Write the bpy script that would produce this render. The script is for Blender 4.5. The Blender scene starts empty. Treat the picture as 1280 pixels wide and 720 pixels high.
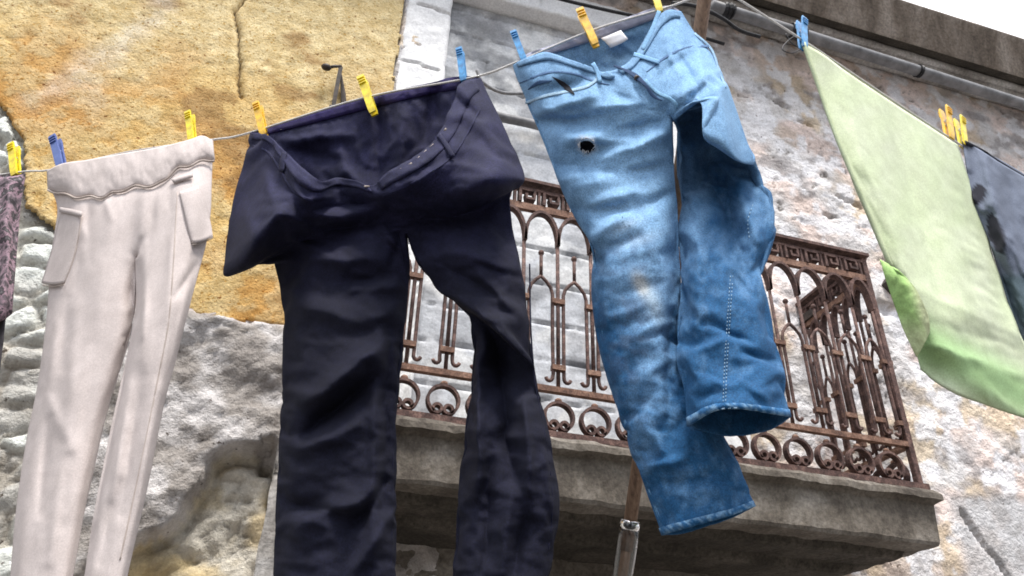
import bpy, math, random
import numpy as np
from mathutils import Matrix, Vector
random.seed(7)
SC = bpy.context.scene
COL = SC.collection
CAMH = 1.6
# ------------------------------------------------------------------ camera calibration (from the facade's vanishing points)
F, CX, CY = 970.0, 640.0, 360.0
def _n(v): return v / np.linalg.norm(v)
def _d(x, y): return np.array([x - CX, CY - y, -F])
_Z = _n(_d(690, -1200)); _X = _d(4590, 1100); _X = _n(_X - _Z * (_X @ _Z)); _Y = np.cross(_Z, _X)
R = np.array([_X, _Y, _Z])
CAM = np.array([0, 0, CAMH])
def ray(x, y): return R @ _d(x, y)
def rays(px, py):
    px = np.asarray(px, float); py = np.asarray(py, float)
    v = np.stack([px - CX, CY - py, np.full(px.shape, -F)], -1)
    return v @ R.T
def onY(x, y, Yp):
    r = ray(x, y); return CAM + r * (Yp / r[1])
class Plane:
    """a vertical plane through a washing line; at() puts a measured point on it, d metres nearer the street"""
    def __init__(s, p, direction):
        s.p = np.array(p, float); u = np.array([direction[0], direction[1], 0.0]); u = u / np.linalg.norm(u)
        n = np.array([-u[1], u[0], 0.0]); s.n = n if n[1] < 0 else -n
        s.u = u
    def at(s, px, py, d=0.0):
        r = rays(px, py); d = np.asarray(d, float)
        k = ((s.p - CAM) @ s.n + d) / (r @ s.n)
        return CAM + r * k[..., None]
_r0 = ray(640, 80); P0 = CAM + _r0 * (1.40 / math.hypot(_r0[0], _r0[1]))
_v = R @ _d(-3400, 1000)
G1 = Plane(P0, _v)                                   # plane of the first washing line
POLE_TOP = G1.at(np.array(884.0), np.array(-12.0))
zt = POLE_TOP[2] - CAMH - 0.02
_a = ray(1003, 48); _a = CAM + _a * (zt / _a[2]); _b = ray(1195, 172); _b = CAM + _b * (zt / _b[2])
G2 = Plane(_a, _b - _a)                              # plane of the second washing line
W, B = 2.95, 2.40                                    # facade plane, balcony front

# ------------------------------------------------------------------ noise (numpy)
def _hash(ix, iy, seed):
    h = (ix.astype(np.int64) * 374761393 + iy.astype(np.int64) * 668265263 + seed * 2147483647) & 0xffffffff
    h = ((h ^ (h >> 13)) * 1274126177) & 0xffffffff
    h = (h ^ (h >> 16)) & 0xffffffff
    return h / 4294967295.0
def vnoise(x, y, seed=0):
    x = np.asarray(x, float); y = np.asarray(y, float)
    ix, iy = np.floor(x), np.floor(y); fx, fy = x - ix, y - iy
    fx = fx * fx * fx * (fx * (fx * 6 - 15) + 10); fy = fy * fy * fy * (fy * (fy * 6 - 15) + 10)
    a = _hash(ix, iy, seed); b = _hash(ix + 1, iy, seed); c = _hash(ix, iy + 1, seed); d = _hash(ix + 1, iy + 1, seed)
    return (a * (1 - fx) + b * fx) * (1 - fy) + (c * (1 - fx) + d * fx) * fy
def fbm(x, y, oct=4, seed=0, gain=0.5):
    s = 0; a = 1; t = 0
    for o in range(oct):
        s = s + a * vnoise(x * 2 ** o + 13.1 * o, y * 2 ** o + 7.7 * o, seed + o); t += a; a *= gain
    return s / t
def worley(x, y, seed=0):
    """distance to nearest and second-nearest cell points, and the cell's random value"""
    ix, iy = np.floor(x), np.floor(y)
    f1 = np.full(x.shape, 9.0); f2 = np.full(x.shape, 9.0); cid = np.zeros(x.shape)
    for i in (-1, 0, 1):
        for j in (-1, 0, 1):
            cx, cy = ix + i, iy + j
            px = cx + _hash(cx, cy, seed); py = cy + _hash(cx, cy, seed + 5)
            d = np.hypot(px - x, py - y); h = _hash(cx, cy, seed + 9)
            near = d < f1
            f2 = np.where(near, f1, np.minimum(f2, d)); cid = np.where(near, h, cid); f1 = np.where(near, d, f1)
    return f1, f2, cid
def sstep(a, b, x):
    t = np.clip((x - a) / (b - a), 0, 1); return t * t * (3 - 2 * t)

# ------------------------------------------------------------------ objects
def thing(name, label, cat, loc, group=None):
    o = bpy.data.objects.new(name, None); COL.objects.link(o); o.location = loc; o.empty_display_size = 0.05
    o['label'] = label; o['category'] = cat
    if group: o['group'] = group
    return o
def tag(o, label, cat, group=None):
    o['label'] = label; o['category'] = cat
    if group: o['group'] = group
    return o
def obj(name, verts, faces, mat, parent=None, smooth=False, tint=None, solid=None, bevel=None, kind=None, label=None):
    v = np.asarray(verts, float).reshape(-1, 3)
    base = np.zeros(3)
    if parent is not None:
        p = parent
        while p is not None: base = base + np.array(p.location); p = p.parent
    elif kind is None:
        lo, hi = v.min(0), v.max(0); base = np.array([(lo[0] + hi[0]) / 2, (lo[1] + hi[1]) / 2, lo[2]])
    me = bpy.data.meshes.new(name); me.from_pydata((v - base).tolist(), [], [list(map(int, f)) for f in faces]); me.update()
    if tint is not None:
        at = me.attributes.new('tint', 'FLOAT_COLOR', 'POINT')
        t = np.ones((len(v), 4)); t[:, :3] = np.asarray(tint).reshape(-1, 3); at.data.foreach_set('color', t.ravel())
    if smooth: me.polygons.foreach_set('use_smooth', [True] * len(me.polygons))
    me.materials.append(mat)
    o = bpy.data.objects.new(name, me); COL.objects.link(o)
    if parent is not None: o.parent = parent
    elif kind is None: o.location = base
    if kind: o['kind'] = kind
    if label: o['label'] = label
    if solid:
        m = o.modifiers.new('thickness', 'SOLIDIFY'); m.thickness = solid; m.offset = 0
    if bevel:
        m = o.modifiers.new('edge', 'BEVEL'); m.width = bevel; m.segments = 2; m.limit_method = 'ANGLE'
    return o
class MB:
    def __init__(s): s.v = []; s.f = []
    def add(s, verts, faces):
        k = len(s.v); s.v += [list(map(float, p)) for p in verts]; s.f += [[i + k for i in f] for f in faces]; return s
    def box(s, lo, hi):
        x0, y0, z0 = lo; x1, y1, z1 = hi
        return s.add([(x0, y0, z0), (x1, y0, z0), (x1, y1, z0), (x0, y1, z0), (x0, y0, z1), (x1, y0, z1), (x1, y1, z1), (x0, y1, z1)],
                     [(0, 3, 2, 1), (4, 5, 6, 7), (0, 1, 5, 4), (1, 2, 6, 5), (2, 3, 7, 6), (3, 0, 4, 7)])
    def obox(s, c, ax, ay, az):
        c, ax, ay, az = map(np.array, (c, ax, ay, az))
        P = [c + i * ax + j * ay + k * az for k in (-1, 1) for (i, j) in ((-1, -1), (1, -1), (1, 1), (-1, 1))]
        return s.add(P, [(0, 3, 2, 1), (4, 5, 6, 7), (0, 1, 5, 4), (1, 2, 6, 5), (2, 3, 7, 6), (3, 0, 4, 7)])
    def tube(s, pts, rad, n=8, cap=True, flat=None, ref=None):
        """round bar along pts; flat=(a,b) makes a flat bar: half-width a in the plane of the curve, b along ref"""
        P = np.array(pts, float); k = len(P); rad = np.broadcast_to(np.asarray(rad, float), (k,))
        T = np.gradient(P, axis=0); T /= np.linalg.norm(T, axis=1)[:, None] + 1e-12
        rv = np.array(ref if ref is not None else (0.31, 0.82, 0.47)); rings = []
        for i in range(k):
            a = np.cross(T[i], rv); na = np.linalg.norm(a)
            a = a / na if na > 1e-6 else np.array([1.0, 0, 0]); b = np.cross(a, T[i])
            if flat is None:
                rings.append([P[i] + rad[i] * (math.cos(2 * math.pi * j / n) * a + math.sin(2 * math.pi * j / n) * b) for j in range(n)])
            else:
                rings.append([P[i] + p * flat[0] * a + q * flat[1] * b for p, q in ((-1, -1), (1, -1), (1, 1), (-1, 1))])
        m = n if flat is None else 4
        V = [p for r in rings for p in r]; Fc = []
        for i in range(k - 1):
            for j in range(m):
                Fc.append((i * m + j, i * m + (j + 1) % m, (i + 1) * m + (j + 1) % m, (i + 1) * m + j))
        if cap: Fc += [tuple(range(m))[::-1], tuple((k - 1) * m + j for j in range(m))]
        return s.add(V, Fc)
    def ball(s, c, r, n=10, m=6):
        c = np.array(c); r = np.broadcast_to(np.asarray(r, float), (3,)); V = []; Fc = []
        for i in range(m + 1):
            for j in range(n):
                t = math.pi * i / m; p = 2 * math.pi * j / n
                V.append(c + r * np.array([math.sin(t) * math.cos(p), math.sin(t) * math.sin(p), math.cos(t)]))
        for i in range(m):
            for j in range(n): Fc.append((i * n + j, i * n + (j + 1) % n, (i + 1) * n + (j + 1) % n, (i + 1) * n + j))
        return s.add(V, Fc)
    def out(s, name, mat, parent=None, **k): return obj(name, s.v, s.f, mat, parent, **k)
def gridfaces(idx, keep=None):
    a = idx[:-1, :-1].ravel(); b = idx[:-1, 1:].ravel(); c = idx[1:, 1:].ravel(); d = idx[1:, :-1].ravel()
    q = np.stack([a, b, c, d], 1)
    if keep is not None: q = q[keep.ravel()]
    return q.tolist()

# ------------------------------------------------------------------ materials
def material(name, cols, scale=6.0, detail=6.0, rough=0.8, bump=0.2, bscale=40.0, attr=False, stretch=(1, 1, 1), spec=0.3,
             metal=0.0, bdist=0.01, speck=None, mixamt=1.0, sheen=0.0, trans=0.0, fine=None):
    m = bpy.data.materials.new(name); m.use_nodes = True; nt = m.node_tree; N = nt.nodes; L = nt.links
    bs = N['Principled BSDF']; bs.inputs['Roughness'].default_value = rough
    bs.inputs['Specular IOR Level'].default_value = spec; bs.inputs['Metallic'].default_value = metal
    if sheen: bs.inputs['Sheen Weight'].default_value = sheen
    if trans: bs.inputs['Transmission Weight'].default_value = trans
    tc = N.new('ShaderNodeTexCoord'); mp = N.new('ShaderNodeMapping'); mp.inputs['Scale'].default_value = stretch
    L.new(tc.outputs['Object'], mp.inputs['Vector'])
    no = N.new('ShaderNodeTexNoise'); no.inputs['Scale'].default_value = scale; no.inputs['Detail'].default_value = detail
    no.inputs['Roughness'].default_value = 0.62; no.inputs['Distortion'].default_value = 0.3
    L.new(mp.outputs['Vector'], no.inputs['Vector'])
    rp = N.new('ShaderNodeValToRGB'); L.new(no.outputs['Fac'], rp.inputs['Fac'])
    e = rp.color_ramp.elements
    while len(e) < len(cols): e.new(0.5)
    for i, (p, c) in enumerate(cols): e[i].position = p; e[i].color = (*c, 1)
    out = rp.outputs['Color']
    if speck:                                        # (colour, scale, threshold): crumbs and pits with a colour of their own
        for (sc_, ss, th) in speck:
            n2 = N.new('ShaderNodeTexNoise'); n2.inputs['Scale'].default_value = ss; n2.inputs['Detail'].default_value = 4
            n2.inputs['Roughness'].default_value = 0.6
            L.new(mp.outputs['Vector'], n2.inputs['Vector'])
            r2 = N.new('ShaderNodeValToRGB'); r2.color_ramp.elements[0].position = th; r2.color_ramp.elements[1].position = min(th + 0.06, 1)
            L.new(n2.outputs['Fac'], r2.inputs['Fac'])
            mx = N.new('ShaderNodeMixRGB'); mx.inputs[2].default_value = (*sc_, 1)
            L.new(r2.outputs['Color'], mx.inputs[0]); L.new(out, mx.inputs[1]); out = mx.outputs[0]
    if attr:
        at = N.new('ShaderNodeAttribute'); at.attribute_name = 'tint'
        mx = N.new('ShaderNodeMixRGB'); mx.blend_type = 'MULTIPLY'; mx.inputs[0].default_value = mixamt
        L.new(at.outputs['Color'], mx.inputs[1]); L.new(out, mx.inputs[2]); out = mx.outputs[0]
    if fine:                                         # (scale, low, high): grain of thread, grit or lint
        n4 = N.new('ShaderNodeTexNoise'); n4.inputs['Scale'].default_value = fine[0]; n4.inputs['Detail'].default_value = 2; n4.inputs['Roughness'].default_value = .7
        L.new(tc.outputs['Object'], n4.inputs['Vector'])
        r4 = N.new('ShaderNodeMapRange'); r4.inputs[1].default_value = .3; r4.inputs[2].default_value = .7; r4.inputs[3].default_value = fine[1]; r4.inputs[4].default_value = fine[2]
        L.new(n4.outputs['Fac'], r4.inputs[0]); mx = N.new('ShaderNodeMixRGB'); mx.blend_type = 'MULTIPLY'; mx.inputs[0].default_value = 1
        L.new(out, mx.inputs[1]); L.new(r4.outputs[0], mx.inputs[2]); out = mx.outputs[0]
    L.new(out, bs.inputs['Base Color'])
    if bump:
        n3 = N.new('ShaderNodeTexNoise'); n3.inputs['Scale'].default_value = bscale; n3.inputs['Detail'].default_value = 5
        n3.inputs['Roughness'].default_value = 0.65
        L.new(mp.outputs['Vector'], n3.inputs['Vector'])
        bp = N.new('ShaderNodeBump'); bp.inputs['Strength'].default_value = bump; bp.inputs['Distance'].default_value = bdist
        L.new(n3.outputs['Fac'], bp.inputs['Height']); L.new(bp.outputs['Normal'], bs.inputs['Normal'])
    return m
g = lambda v: (v, v, v)
M = {}
M['masonry'] = material('rough_masonry', [(0.3, (.66, .64, .62)), (0.5, (.94, .93, .92)), (0.7, (1.14, 1.13, 1.12))], 9, 9, .92, .8, 34, attr=True, bdist=.022,
                        speck=[((.16, .13, .11), 30, .66), ((.30, .25, .21), 13, .70)], fine=(95, 0.85, 1.15))
M['plaster'] = material('ochre_plaster', [(0.33, (.80, .74, .62)), (0.5, (1, .98, .95)), (0.68, (1.18, 1.22, 1.3))], 16, 9, .93, .9, 70, attr=True, bdist=.01,
                        speck=[((.66, .50, .24), 75, .58), ((.30, .165, .06), 48, .62), ((.12, .07, .03), 55, .69)], fine=(130, 0.84, 1.16))
M['whitewash'] = material('flaking_whitewash', [(0.3, (.68, .68, .69)), (0.6, (.82, .82, .82))], 5, 8, .9, .35, 50, bdist=.008, fine=(80, 0.85, 1.12))
M['block'] = material('grey_block_render', [(0.3, (.38, .39, .41)), (0.45, (.53, .545, .57)), (0.65, (.64, .645, .66))], 5, 8, .9, .4, 60, attr=True, bdist=.006, fine=(80, 0.82, 1.14))
M['cornice'] = material('weathered_cornice', [(0.3, (.07, .055, .043)), (0.5, (.20, .165, .135)), (0.72, (.36, .315, .275))], 4, 8, .9, .5, 30, stretch=(1.6, .5, .5), bdist=.01, fine=(50, 0.7, 1.3))
M['moulding'] = material('pale_moulding_stone', [(0.3, (.16, .145, .13)), (0.5, (.40, .38, .36)), (0.7, (.58, .57, .56))], 5, 8, .9, .6, 40, stretch=(.6, 1, 1), bdist=.01, fine=(50, 0.65, 1.3))
M['soffit_shade'] = material('shade_darkened_stone', [(0.3, (.032, .027, .022)), (0.5, (.06, .052, .042)), (0.7, (.105, .09, .075))], 5, 8, .95, .5, 60, bdist=.006, fine=(70, 0.6, 1.4))  # dark stone carrying the shade under balcony and eave in its colour
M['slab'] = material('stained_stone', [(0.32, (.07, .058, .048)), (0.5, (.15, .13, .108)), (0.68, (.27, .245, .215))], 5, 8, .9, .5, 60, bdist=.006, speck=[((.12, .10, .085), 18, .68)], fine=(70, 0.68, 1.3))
M['rust'] = material('rusty_iron', [(0.3, (.035, .02, .018)), (0.5, (.088, .05, .043)), (0.7, (.19, .115, .095))], 30, 7, .8, .5, 120, spec=.3, bdist=.002, fine=(150, 0.55, 1.5))
M['rust_orange'] = material('orange_rusted_iron', [(0.3, (.08, .045, .035)), (0.5, (.18, .10, .07)), (0.7, (.30, .19, .14))], 25, 7, .85, .5, 120, bdist=.002, fine=(150, 0.55, 1.5))
M['iron'] = material('dark_iron', [(0.35, (.02, .017, .015)), (0.65, (.07, .05, .04))], 40, 5, .6, .3, 90, spec=.4, bdist=.002)
M['wood'] = material('weathered_pole_wood', [(0.3, (.085, .05, .032)), (0.5, (.17, .105, .068)), (0.7, (.26, .17, .115))], 22, 7, .7, .4, 60, stretch=(6, 6, .5), bdist=.003)
M['door'] = material('old_door_wood', [(0.3, (.03, .018, .012)), (0.7, (.09, .05, .035))], 12, 6, .7, .3, 60, stretch=(5, 1, .4), bdist=.004)
M['pipe'] = material('grey_pipe', [(0.3, (.10, .10, .105)), (0.7, (.26, .26, .27))], 12, 6, .6, .2, 50, bdist=.003)
M['cable'] = material('black_cable', [(0.4, (.012, .012, .014)), (0.7, (.035, .035, .04))], 30, 4, .55, .2, 50, bdist=.002)
M['greycable'] = material('grey_cord', [(0.4, (.2, .2, .21)), (0.7, (.34, .34, .35))], 60, 4, .8, .4, 200, bdist=.002)
M['rope'] = material('pale_line', [(0.4, (.62, .6, .57)), (0.7, (.8, .78, .75))], 200, 3, .7, .5, 400, bdist=.001)
M['yellow'] = material('yellow_plastic', [(0.35, (.58, .44, .01)), (0.6, (.80, .63, .012))], 90, 3, .4, .05, 80, spec=.5, fine=(160, 0.8, 1.15))
M['orange'] = material('amber_plastic', [(0.35, (.58, .32, .01)), (0.6, (.80, .47, .01))], 90, 3, .4, .05, 80, spec=.5, fine=(160, 0.8, 1.15))
M['blue'] = material('blue_plastic', [(0.35, (.02, .15, .36)), (0.6, (.04, .26, .55))], 90, 3, .4, .05, 80, spec=.5, fine=(160, 0.75, 1.2))
M['dblue'] = material('slate_blue_plastic', [(0.3, (.05, .09, .28)), (0.7, (.08, .13, .36))], 60, 3, .4, .05, 80, spec=.5)
M['steel'] = material('spring_steel', [(0.3, (.3, .3, .3)), (0.7, (.5, .5, .5))], 60, 3, .35, 0, metal=1)
M['denim'] = material('faded_denim', [(0.3, (.86, .87, .9)), (0.5, (1, 1, 1)), (0.7, (1.12, 1.1, 1.08))], 90, 8, .9, .35, 420, attr=True, stretch=(1, 1, .45), bdist=.0015, fine=(330, 0.62, 1.32))
M['denim_in'] = material('denim_wrong_side', [(0.3, (.26, .27, .36)), (0.7, (.38, .39, .48))], 50, 5, .9, .35, 420, bdist=.002)
M['thread'] = material('pale_thread', [(0.4, (.55, .57, .6)), (0.7, (.72, .74, .76))], 100, 2, .8, 0)
M['stitch'] = material('denim_stitching', [(0.4, (.13, .22, .32)), (0.7, (.22, .32, .42))], 100, 2, .9, 0)
M['white'] = material('white_label_cloth', [(0.4, (.72, .72, .75)), (0.7, (.8, .8, .83))], 60, 3, .8, .2, 300, bdist=.001)
M['black'] = material('black_cotton', [(0.3, (.0036, .0040, .0118)), (0.7, (.0066, .0071, .0190))], 45, 6, .9, .3, 350, attr=True, bdist=.0015, spec=.22, sheen=0, fine=(300, 0.55, 1.5))
M['black_d'] = material('black_inner_cloth', [(0.3, (.008, .008, .012)), (0.7, (.014, .014, .02))], 45, 6, .85, .3, 350, bdist=.002, spec=.2)
M['beige'] = material('beige_jersey', [(0.3, (.49, .43, .41)), (0.7, (.57, .505, .485))], 20, 6, .9, .3, 500, attr=True, bdist=.0012, fine=(300, 0.88, 1.1))
M['beige_s'] = material('beige_seam', [(0.3, (.36, .30, .27)), (0.7, (.45, .39, .35))], 60, 4, .9, .3, 300, bdist=.001)
M['green'] = material('pale_green_towelling', [(0.3, (.9, .9, .88)), (0.7, (1.06, 1.06, 1.08))], 28, 7, .95, .5, 600, attr=True, bdist=.002, fine=(260, 0.86, 1.12))
M['greycloth'] = material('grey_cotton', [(0.3, (.95, .95, .95)), (0.7, (1.05, 1.05, 1.05))], 20, 5, .9, .3, 350, attr=True, bdist=.0015, fine=(300, 0.8, 1.2))
M['floral'] = material('floral_cotton', [(0.36, (.02, .017, .02)), (0.45, (.13, .10, .115)), (0.52, (.30, .20, .24)), (0.56, (.03, .026, .03)), (0.64, (.09, .08, .085)), (0.74, (.45, .42, .44))], 24, 4, .9, .3, 300, bdist=.0015)
M['darkcloth'] = material('dark_skirt_cotton', [(0.3, (.02, .018, .022)), (0.7, (.05, .045, .05))], 17, 4, .9, .3, 300, bdist=.0015)
M['paving'] = material('street_paving', [(0.3, (.07, .065, .06)), (0.6, (.13, .12, .11))], 2, 7, .9, .5, 14, bdist=.02)
M['rooftile'] = material('roof_tile', [(0.3, (.2, .1, .06)), (0.7, (.35, .18, .11))], 5, 6, .9, .4, 20, bdist=.02)
m = material('clear_plastic', [(0.4, (.85, .87, .88)), (0.6, (.95, .95, .95))], 20, 3, .08, .3, 40, spec=.6, trans=1.0, bdist=.003)
M['bottle'] = m

# ================================================================== SETTING
S = 90.0
obj('ground', [(-S, -S, 0), (S, -S, 0), (S, S, 0), (-S, S, 0)], [(0, 1, 2, 3)], M['paving'], kind='structure')

# ------------------------------------------------------------------ the old house
house = thing('old_house', 'old house of flaking ochre plaster and rubble with a walled up balcony door', 'house', (1.2, W, 0))
def wall_xz(px, py, Y=W): p = onY(px, py, Y); return p[0], p[2]
xs = np.concatenate([np.arange(-4.2, -2.3, .06), np.arange(-2.3, 5.0, .0145), np.arange(5.0, 7.6, .06)])
zs = np.concatenate([np.arange(-.02, 1.7, .06), np.arange(1.7, 6.12, .0145)])
X, Zz = np.meshgrid(xs, zs); zc = Zz - CAMH
def inside(px, pz, pl):
    r = np.zeros(px.shape, bool); n = len(pl)
    for i in range(n):
        (x0, z0), (x1, z1) = pl[i], pl[(i + 1) % n]
        if z0 == z1: continue
        cr = ((z0 > pz) != (z1 > pz)) & (px < (x1 - x0) * (pz - z0) / (z1 - z0) + x0); r ^= cr
    return r
poly = [(.165, 4.5), (.175, 3.2), (.185, 1.50), (-.1, 1.50), (-.62, 1.47), (-.86, 1.62), (-1.17, 1.84), (-1.27, 2.1), (-1.42, 2.31), (-1.60, 2.52), (-1.78, 2.75), (-2.2, 3.1), (-2.2, 4.5)]
# coarse stone relief + crumbled render
wx = X + .10 * (fbm(X * 5, zc * 5, 3, 3) - .5); wz = zc + .10 * (fbm(X * 5, zc * 5, 3, 8) - .5)
f1, f2, cid = worley(wx / .145, wz / .105, 21)
joint = sstep(.0, .34, f2 - f1)
left = sstep(-.62, -.80, X + .12 * (fbm(X * 3, zc * 3, 3, 44) - .5))            # open rubble far left
lump = fbm(X * 2.6, zc * 3.4, 6, 5, .55); big = fbm(X * 1.1, zc * 1.3, 4, 17)
q_ = fbm(X * 3.3, zc * 4.4, 6, 31, .6) * 6; flake = (np.floor(q_) + sstep(.0, .22, q_ - np.floor(q_))) / 6      # broken skins of render
q2 = fbm(X * 7.5, zc * 9, 5, 33, .6) * 5; chip = (np.floor(q2) + sstep(.0, .3, q2 - np.floor(q2))) / 5
low = sstep(2.0, .2, X) * sstep(1.62, 1.45, zc)
h = .014 * lump + .034 * flake + .012 * chip + .012 * (fbm(X * 22, zc * 26, 4, 60) - .5)
h = h * (1 - left) + left * (joint * (.012 + .024 * cid) - .01 + .030 * chip + .05 * (fbm(X * 14 + 3 * lump, zc * 15, 5, 61, .65) - .5))
under = inside(X, zc, poly) * 1.0
h = h * (1 - .85 * under)
edge_px = [(352, 590), (336, 578), (318, 572), (292, 568), (270, 578), (258, 604), (240, 634), (224, 660), (200, 675), (172, 683), (140, 672), (120, 700), (100, 745), (352, 745)]
rec_poly = [(p[0], p[2] - CAMH) for p in (onY(x_, y_, W) for x_, y_ in edge_px)]
wv = .028 * (fbm(X * 13, zc * 13, 4, 88) - .5) * 2
rec = inside(X + wv, zc + wv * .7, rec_poly) * 1.0                                # where the cement skin has fallen away
k_ = np.ones(3) / 3
def blur(A, n):
    for _ in range(n):
        A = (np.roll(A, 1, 0) + A + np.roll(A, -1, 0)) / 3; A = (np.roll(A, 1, 1) + A + np.roll(A, -1, 1)) / 3
    return A
deep = blur(rec, 14)
f1b, f2b, cidb = worley(wx / .13, wz / .10, 57)
rx_ = X + .09 * (fbm(X * 6, zc * 6, 4, 91) - .5) + .02 * (fbm(X * 25, zc * 25, 2, 93) - .5); rz_ = zc + .09 * (fbm(X * 6, zc * 6, 4, 95) - .5) + .02 * (fbm(X * 25, zc * 25, 2, 97) - .5)
h = h + .72 * low * (1 - left) * (.018 * chip + .016 * flake + .020 * sstep(.35, .6, fbm(rx_ * 5, rz_ * 6, 4, 78, .5)) + .022 * (fbm(rx_ * 24, rz_ * 26, 4, 74, .65) - .5) + .04 * (fbm(X * 3.2, zc * 3.6, 5, 71, .56) - .5) + .035)
rs = blur(rec, 1)
h = h * (1 - rs) + rs * (-.062 + .06 * sstep(.55, .95, deep) * (.72 + .28 * sstep(.0, .25, f2b - f1b)) + .05 * (fbm(rx_ * 7, rz_ * 8, 5, 66, .62) - .5) + .035 * (fbm(rx_ * 22, rz_ * 24, 4, 68, .65) - .5))
# smooth cement skin, lower right
skin = sstep(1.02, 1.14, X * .0 + 2.0 - (zc + .05 * (fbm(X * 4, zc * 4, 3, 90) - .5) - .75 - .11 * (X - 3.0)) * 2.2) * sstep(2.98, 3.1, X)
h = h * (1 - .75 * skin) + .02 * skin
def pit(cx, cz, rx, rz, dep, rot=0):
    c, s_ = math.cos(rot), math.sin(rot); u = (X - cx) * c + (zc - cz) * s_; v = -(X - cx) * s_ + (zc - cz) * c
    q = np.hypot(u / rx, v / rz) + .9 * (fbm(X * 16, zc * 16, 3, 77) - .5)
    return -dep * sstep(1.15, .55, q)
h = h + pit(-.085, .955, .035, .05, .10, 0)
for (cx_, cz_, rx_, rz_, rot_) in ((3.16, 1.02, .018, .11, .5), (3.26, .86, .015, .11, .45), (2.72, 3.5, .06, .018, -.3), (2.55, 3.62, .09, .02, -.35),
                                   (3.05, 3.18, .05, .03, 0), (2.9, 2.92, .12, .016, -.25), (2.75, 2.78, .05, .014, 0), (3.2, 2.62, .1, .02, -.2), (2.98, 2.2, .07, .05, .4)):
    h = h + pit(cx_, cz_, rx_, rz_, .05, rot_)
# colours of the stone, mortar, stains
def mixc(a, b, t): return np.asarray(a) * (1 - t[..., None]) + np.asarray(b) * t[..., None]
n1 = fbm(X * 2.1, zc * 2.4, 5, 101); n2 = fbm(X * 3.7, zc * 4.2, 5, 131); n3 = fbm(X * 9, zc * 10, 4, 151)
c = mixc(np.broadcast_to((.66, .645, .645), X.shape + (3,)), (.76, .64, .59), sstep(.42, .58, n1))
c = mixc(c, (.64, .51, .34), .7 * sstep(.50, .64, n2) * (1 - skin))
edge_ = sstep(.10, .0, np.abs(q_ - np.round(q_))) * sstep(.45, .55, n2)
c = mixc(c, (.30, .25, .215), edge_ * .55 * (1 - skin))
c = mixc(c, (.50, .40, .30), .45 * sstep(.56, .63, fbm(X * 1.9 + 5, zc * 2.6, 5, 191, .6)) * (1 - skin) * (1 - low))
c = mixc(c, (.35, .33, .335), .75 * sstep(.57, .66, fbm(X * 5, zc * 6.5, 5, 171)) * (1 - low))
hair = sstep(.012, .004, np.abs(fbm(X * 3.6, zc * 5.2, 5, 181, .6) - .5)) * sstep(.47, .56, fbm(X * 2.2, zc * 2.2, 3, 185)) * (1 - left)
h = h - .012 * hair
c = mixc(c, (.22, .19, .17), hair * .8)
c = mixc(c, (.80, .80, .83), sstep(.50, .62, n3) * .85 * (1 - low))
c = mixc(c, mixc(np.broadcast_to((.33, .305, .285), X.shape + (3,)), (.56, .54, .535), sstep(.4, .6, n3)), low * (1 - left))
c = mixc(c, mixc(np.broadcast_to((.52, .46, .34), X.shape + (3,)), (.60, .57, .50), sstep(.4, .6, n3)), rec * (1 - left))
c = mixc(c, (.55, .42, .20), rec * sstep(.5, .62, n2) * .6)
c = mixc(c, mixc(np.broadcast_to((.46, .45, .42), X.shape + (3,)), (.74, .77, .73), sstep(.35, .6, n2 + .3 * (cid - .5))), left)
c = mixc(c, (.36, .31, .24), left * (1 - joint) * .6)
c = mixc(c, (.50, .50, .51), skin * .8)
rows_, cols_ = X.shape; idx = np.arange(rows_ * cols_).reshape(rows_, cols_)
# the door opening under the balcony and the walled-up balcony door are real openings
fx, fz = (X[:-1, :-1] + X[1:, 1:]) / 2, (zc[:-1, :-1] + zc[1:, 1:]) / 2
keep = ~((fx > .10) & (fx < 1.55) & (fz < .55)) & ~((fx > .34) & (fx < 1.82) & (fz > .75) & (fz < 3.84))
V = np.stack([X, W - h, Zz], -1).reshape(-1, 3)
obj('wall', V, gridfaces(idx, keep), M['masonry'], house, smooth=True, tint=c.reshape(-1, 3))
# ochre plaster skin
step2 = .0125
xs = np.arange(-2.25, .25, step2); zs = np.arange(1.38, 4.45, step2)
PX, PZ = np.meshgrid(xs, zs)
ex = PX + .05 * (fbm(PX * 9, PZ * 9, 4, 201) - .5) * (PX < .05) + .012 * (fbm(PX * 30, PZ * 30, 2, 205) - .5); ez = PZ + .05 * (fbm(PX * 9, PZ * 9, 4, 203) - .5)
pin_ = inside(ex, ez, poly)
ph = .030 + .014 * (fbm(PX * 2.4, PZ * 2.4, 4, 211) - .5) + .007 * (fbm(PX * 26, PZ * 26, 4, 221) - .5)
flk = sstep(.50, .54, fbm(PX * 8, PZ * 9, 5, 231, .6)); ph = ph + .003 * flk + .004 * (fbm(PX * 60, PZ * 60, 3, 236) - .5)
# a long crack and a few knocks
crk = np.array([wall_xz(*p) for p in ((312, -4), (304, 12), (293, 22), (298, 45), (299, 75), (298, 110), (300, 128))]) - (0, CAMH)
dmin = np.full(PX.shape, 9.0)
jx = PX + .02 * (fbm(PX * 14, PZ * 14, 3, 241) - .5)
for (a, b) in zip(crk[:-1], crk[1:]):
    ab = b - a; t = np.clip(((jx - a[0]) * ab[0] + (PZ - a[1]) * ab[1]) / (ab @ ab), 0, 1)
    dmin = np.minimum(dmin, np.hypot(jx - a[0] - t * ab[0], PZ - a[1] - t * ab[1]))
ph = ph - .03 * sstep(.014, .002, dmin)
pc = mixc(np.broadcast_to((.50, .275, .08), PX.shape + (3,)), (.58, .40, .16), sstep(.40, .58, fbm(PX * 2.3, PZ * 2.6, 5, 251)))
pc = mixc(pc, (.64, .52, .29), .9 * sstep(2.2, 3.2, PZ + .9 * (fbm(PX * 3, PZ * 3, 4, 261) - .5)))
pc = mixc(pc, (.60, .49, .275), flk * .45)
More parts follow.
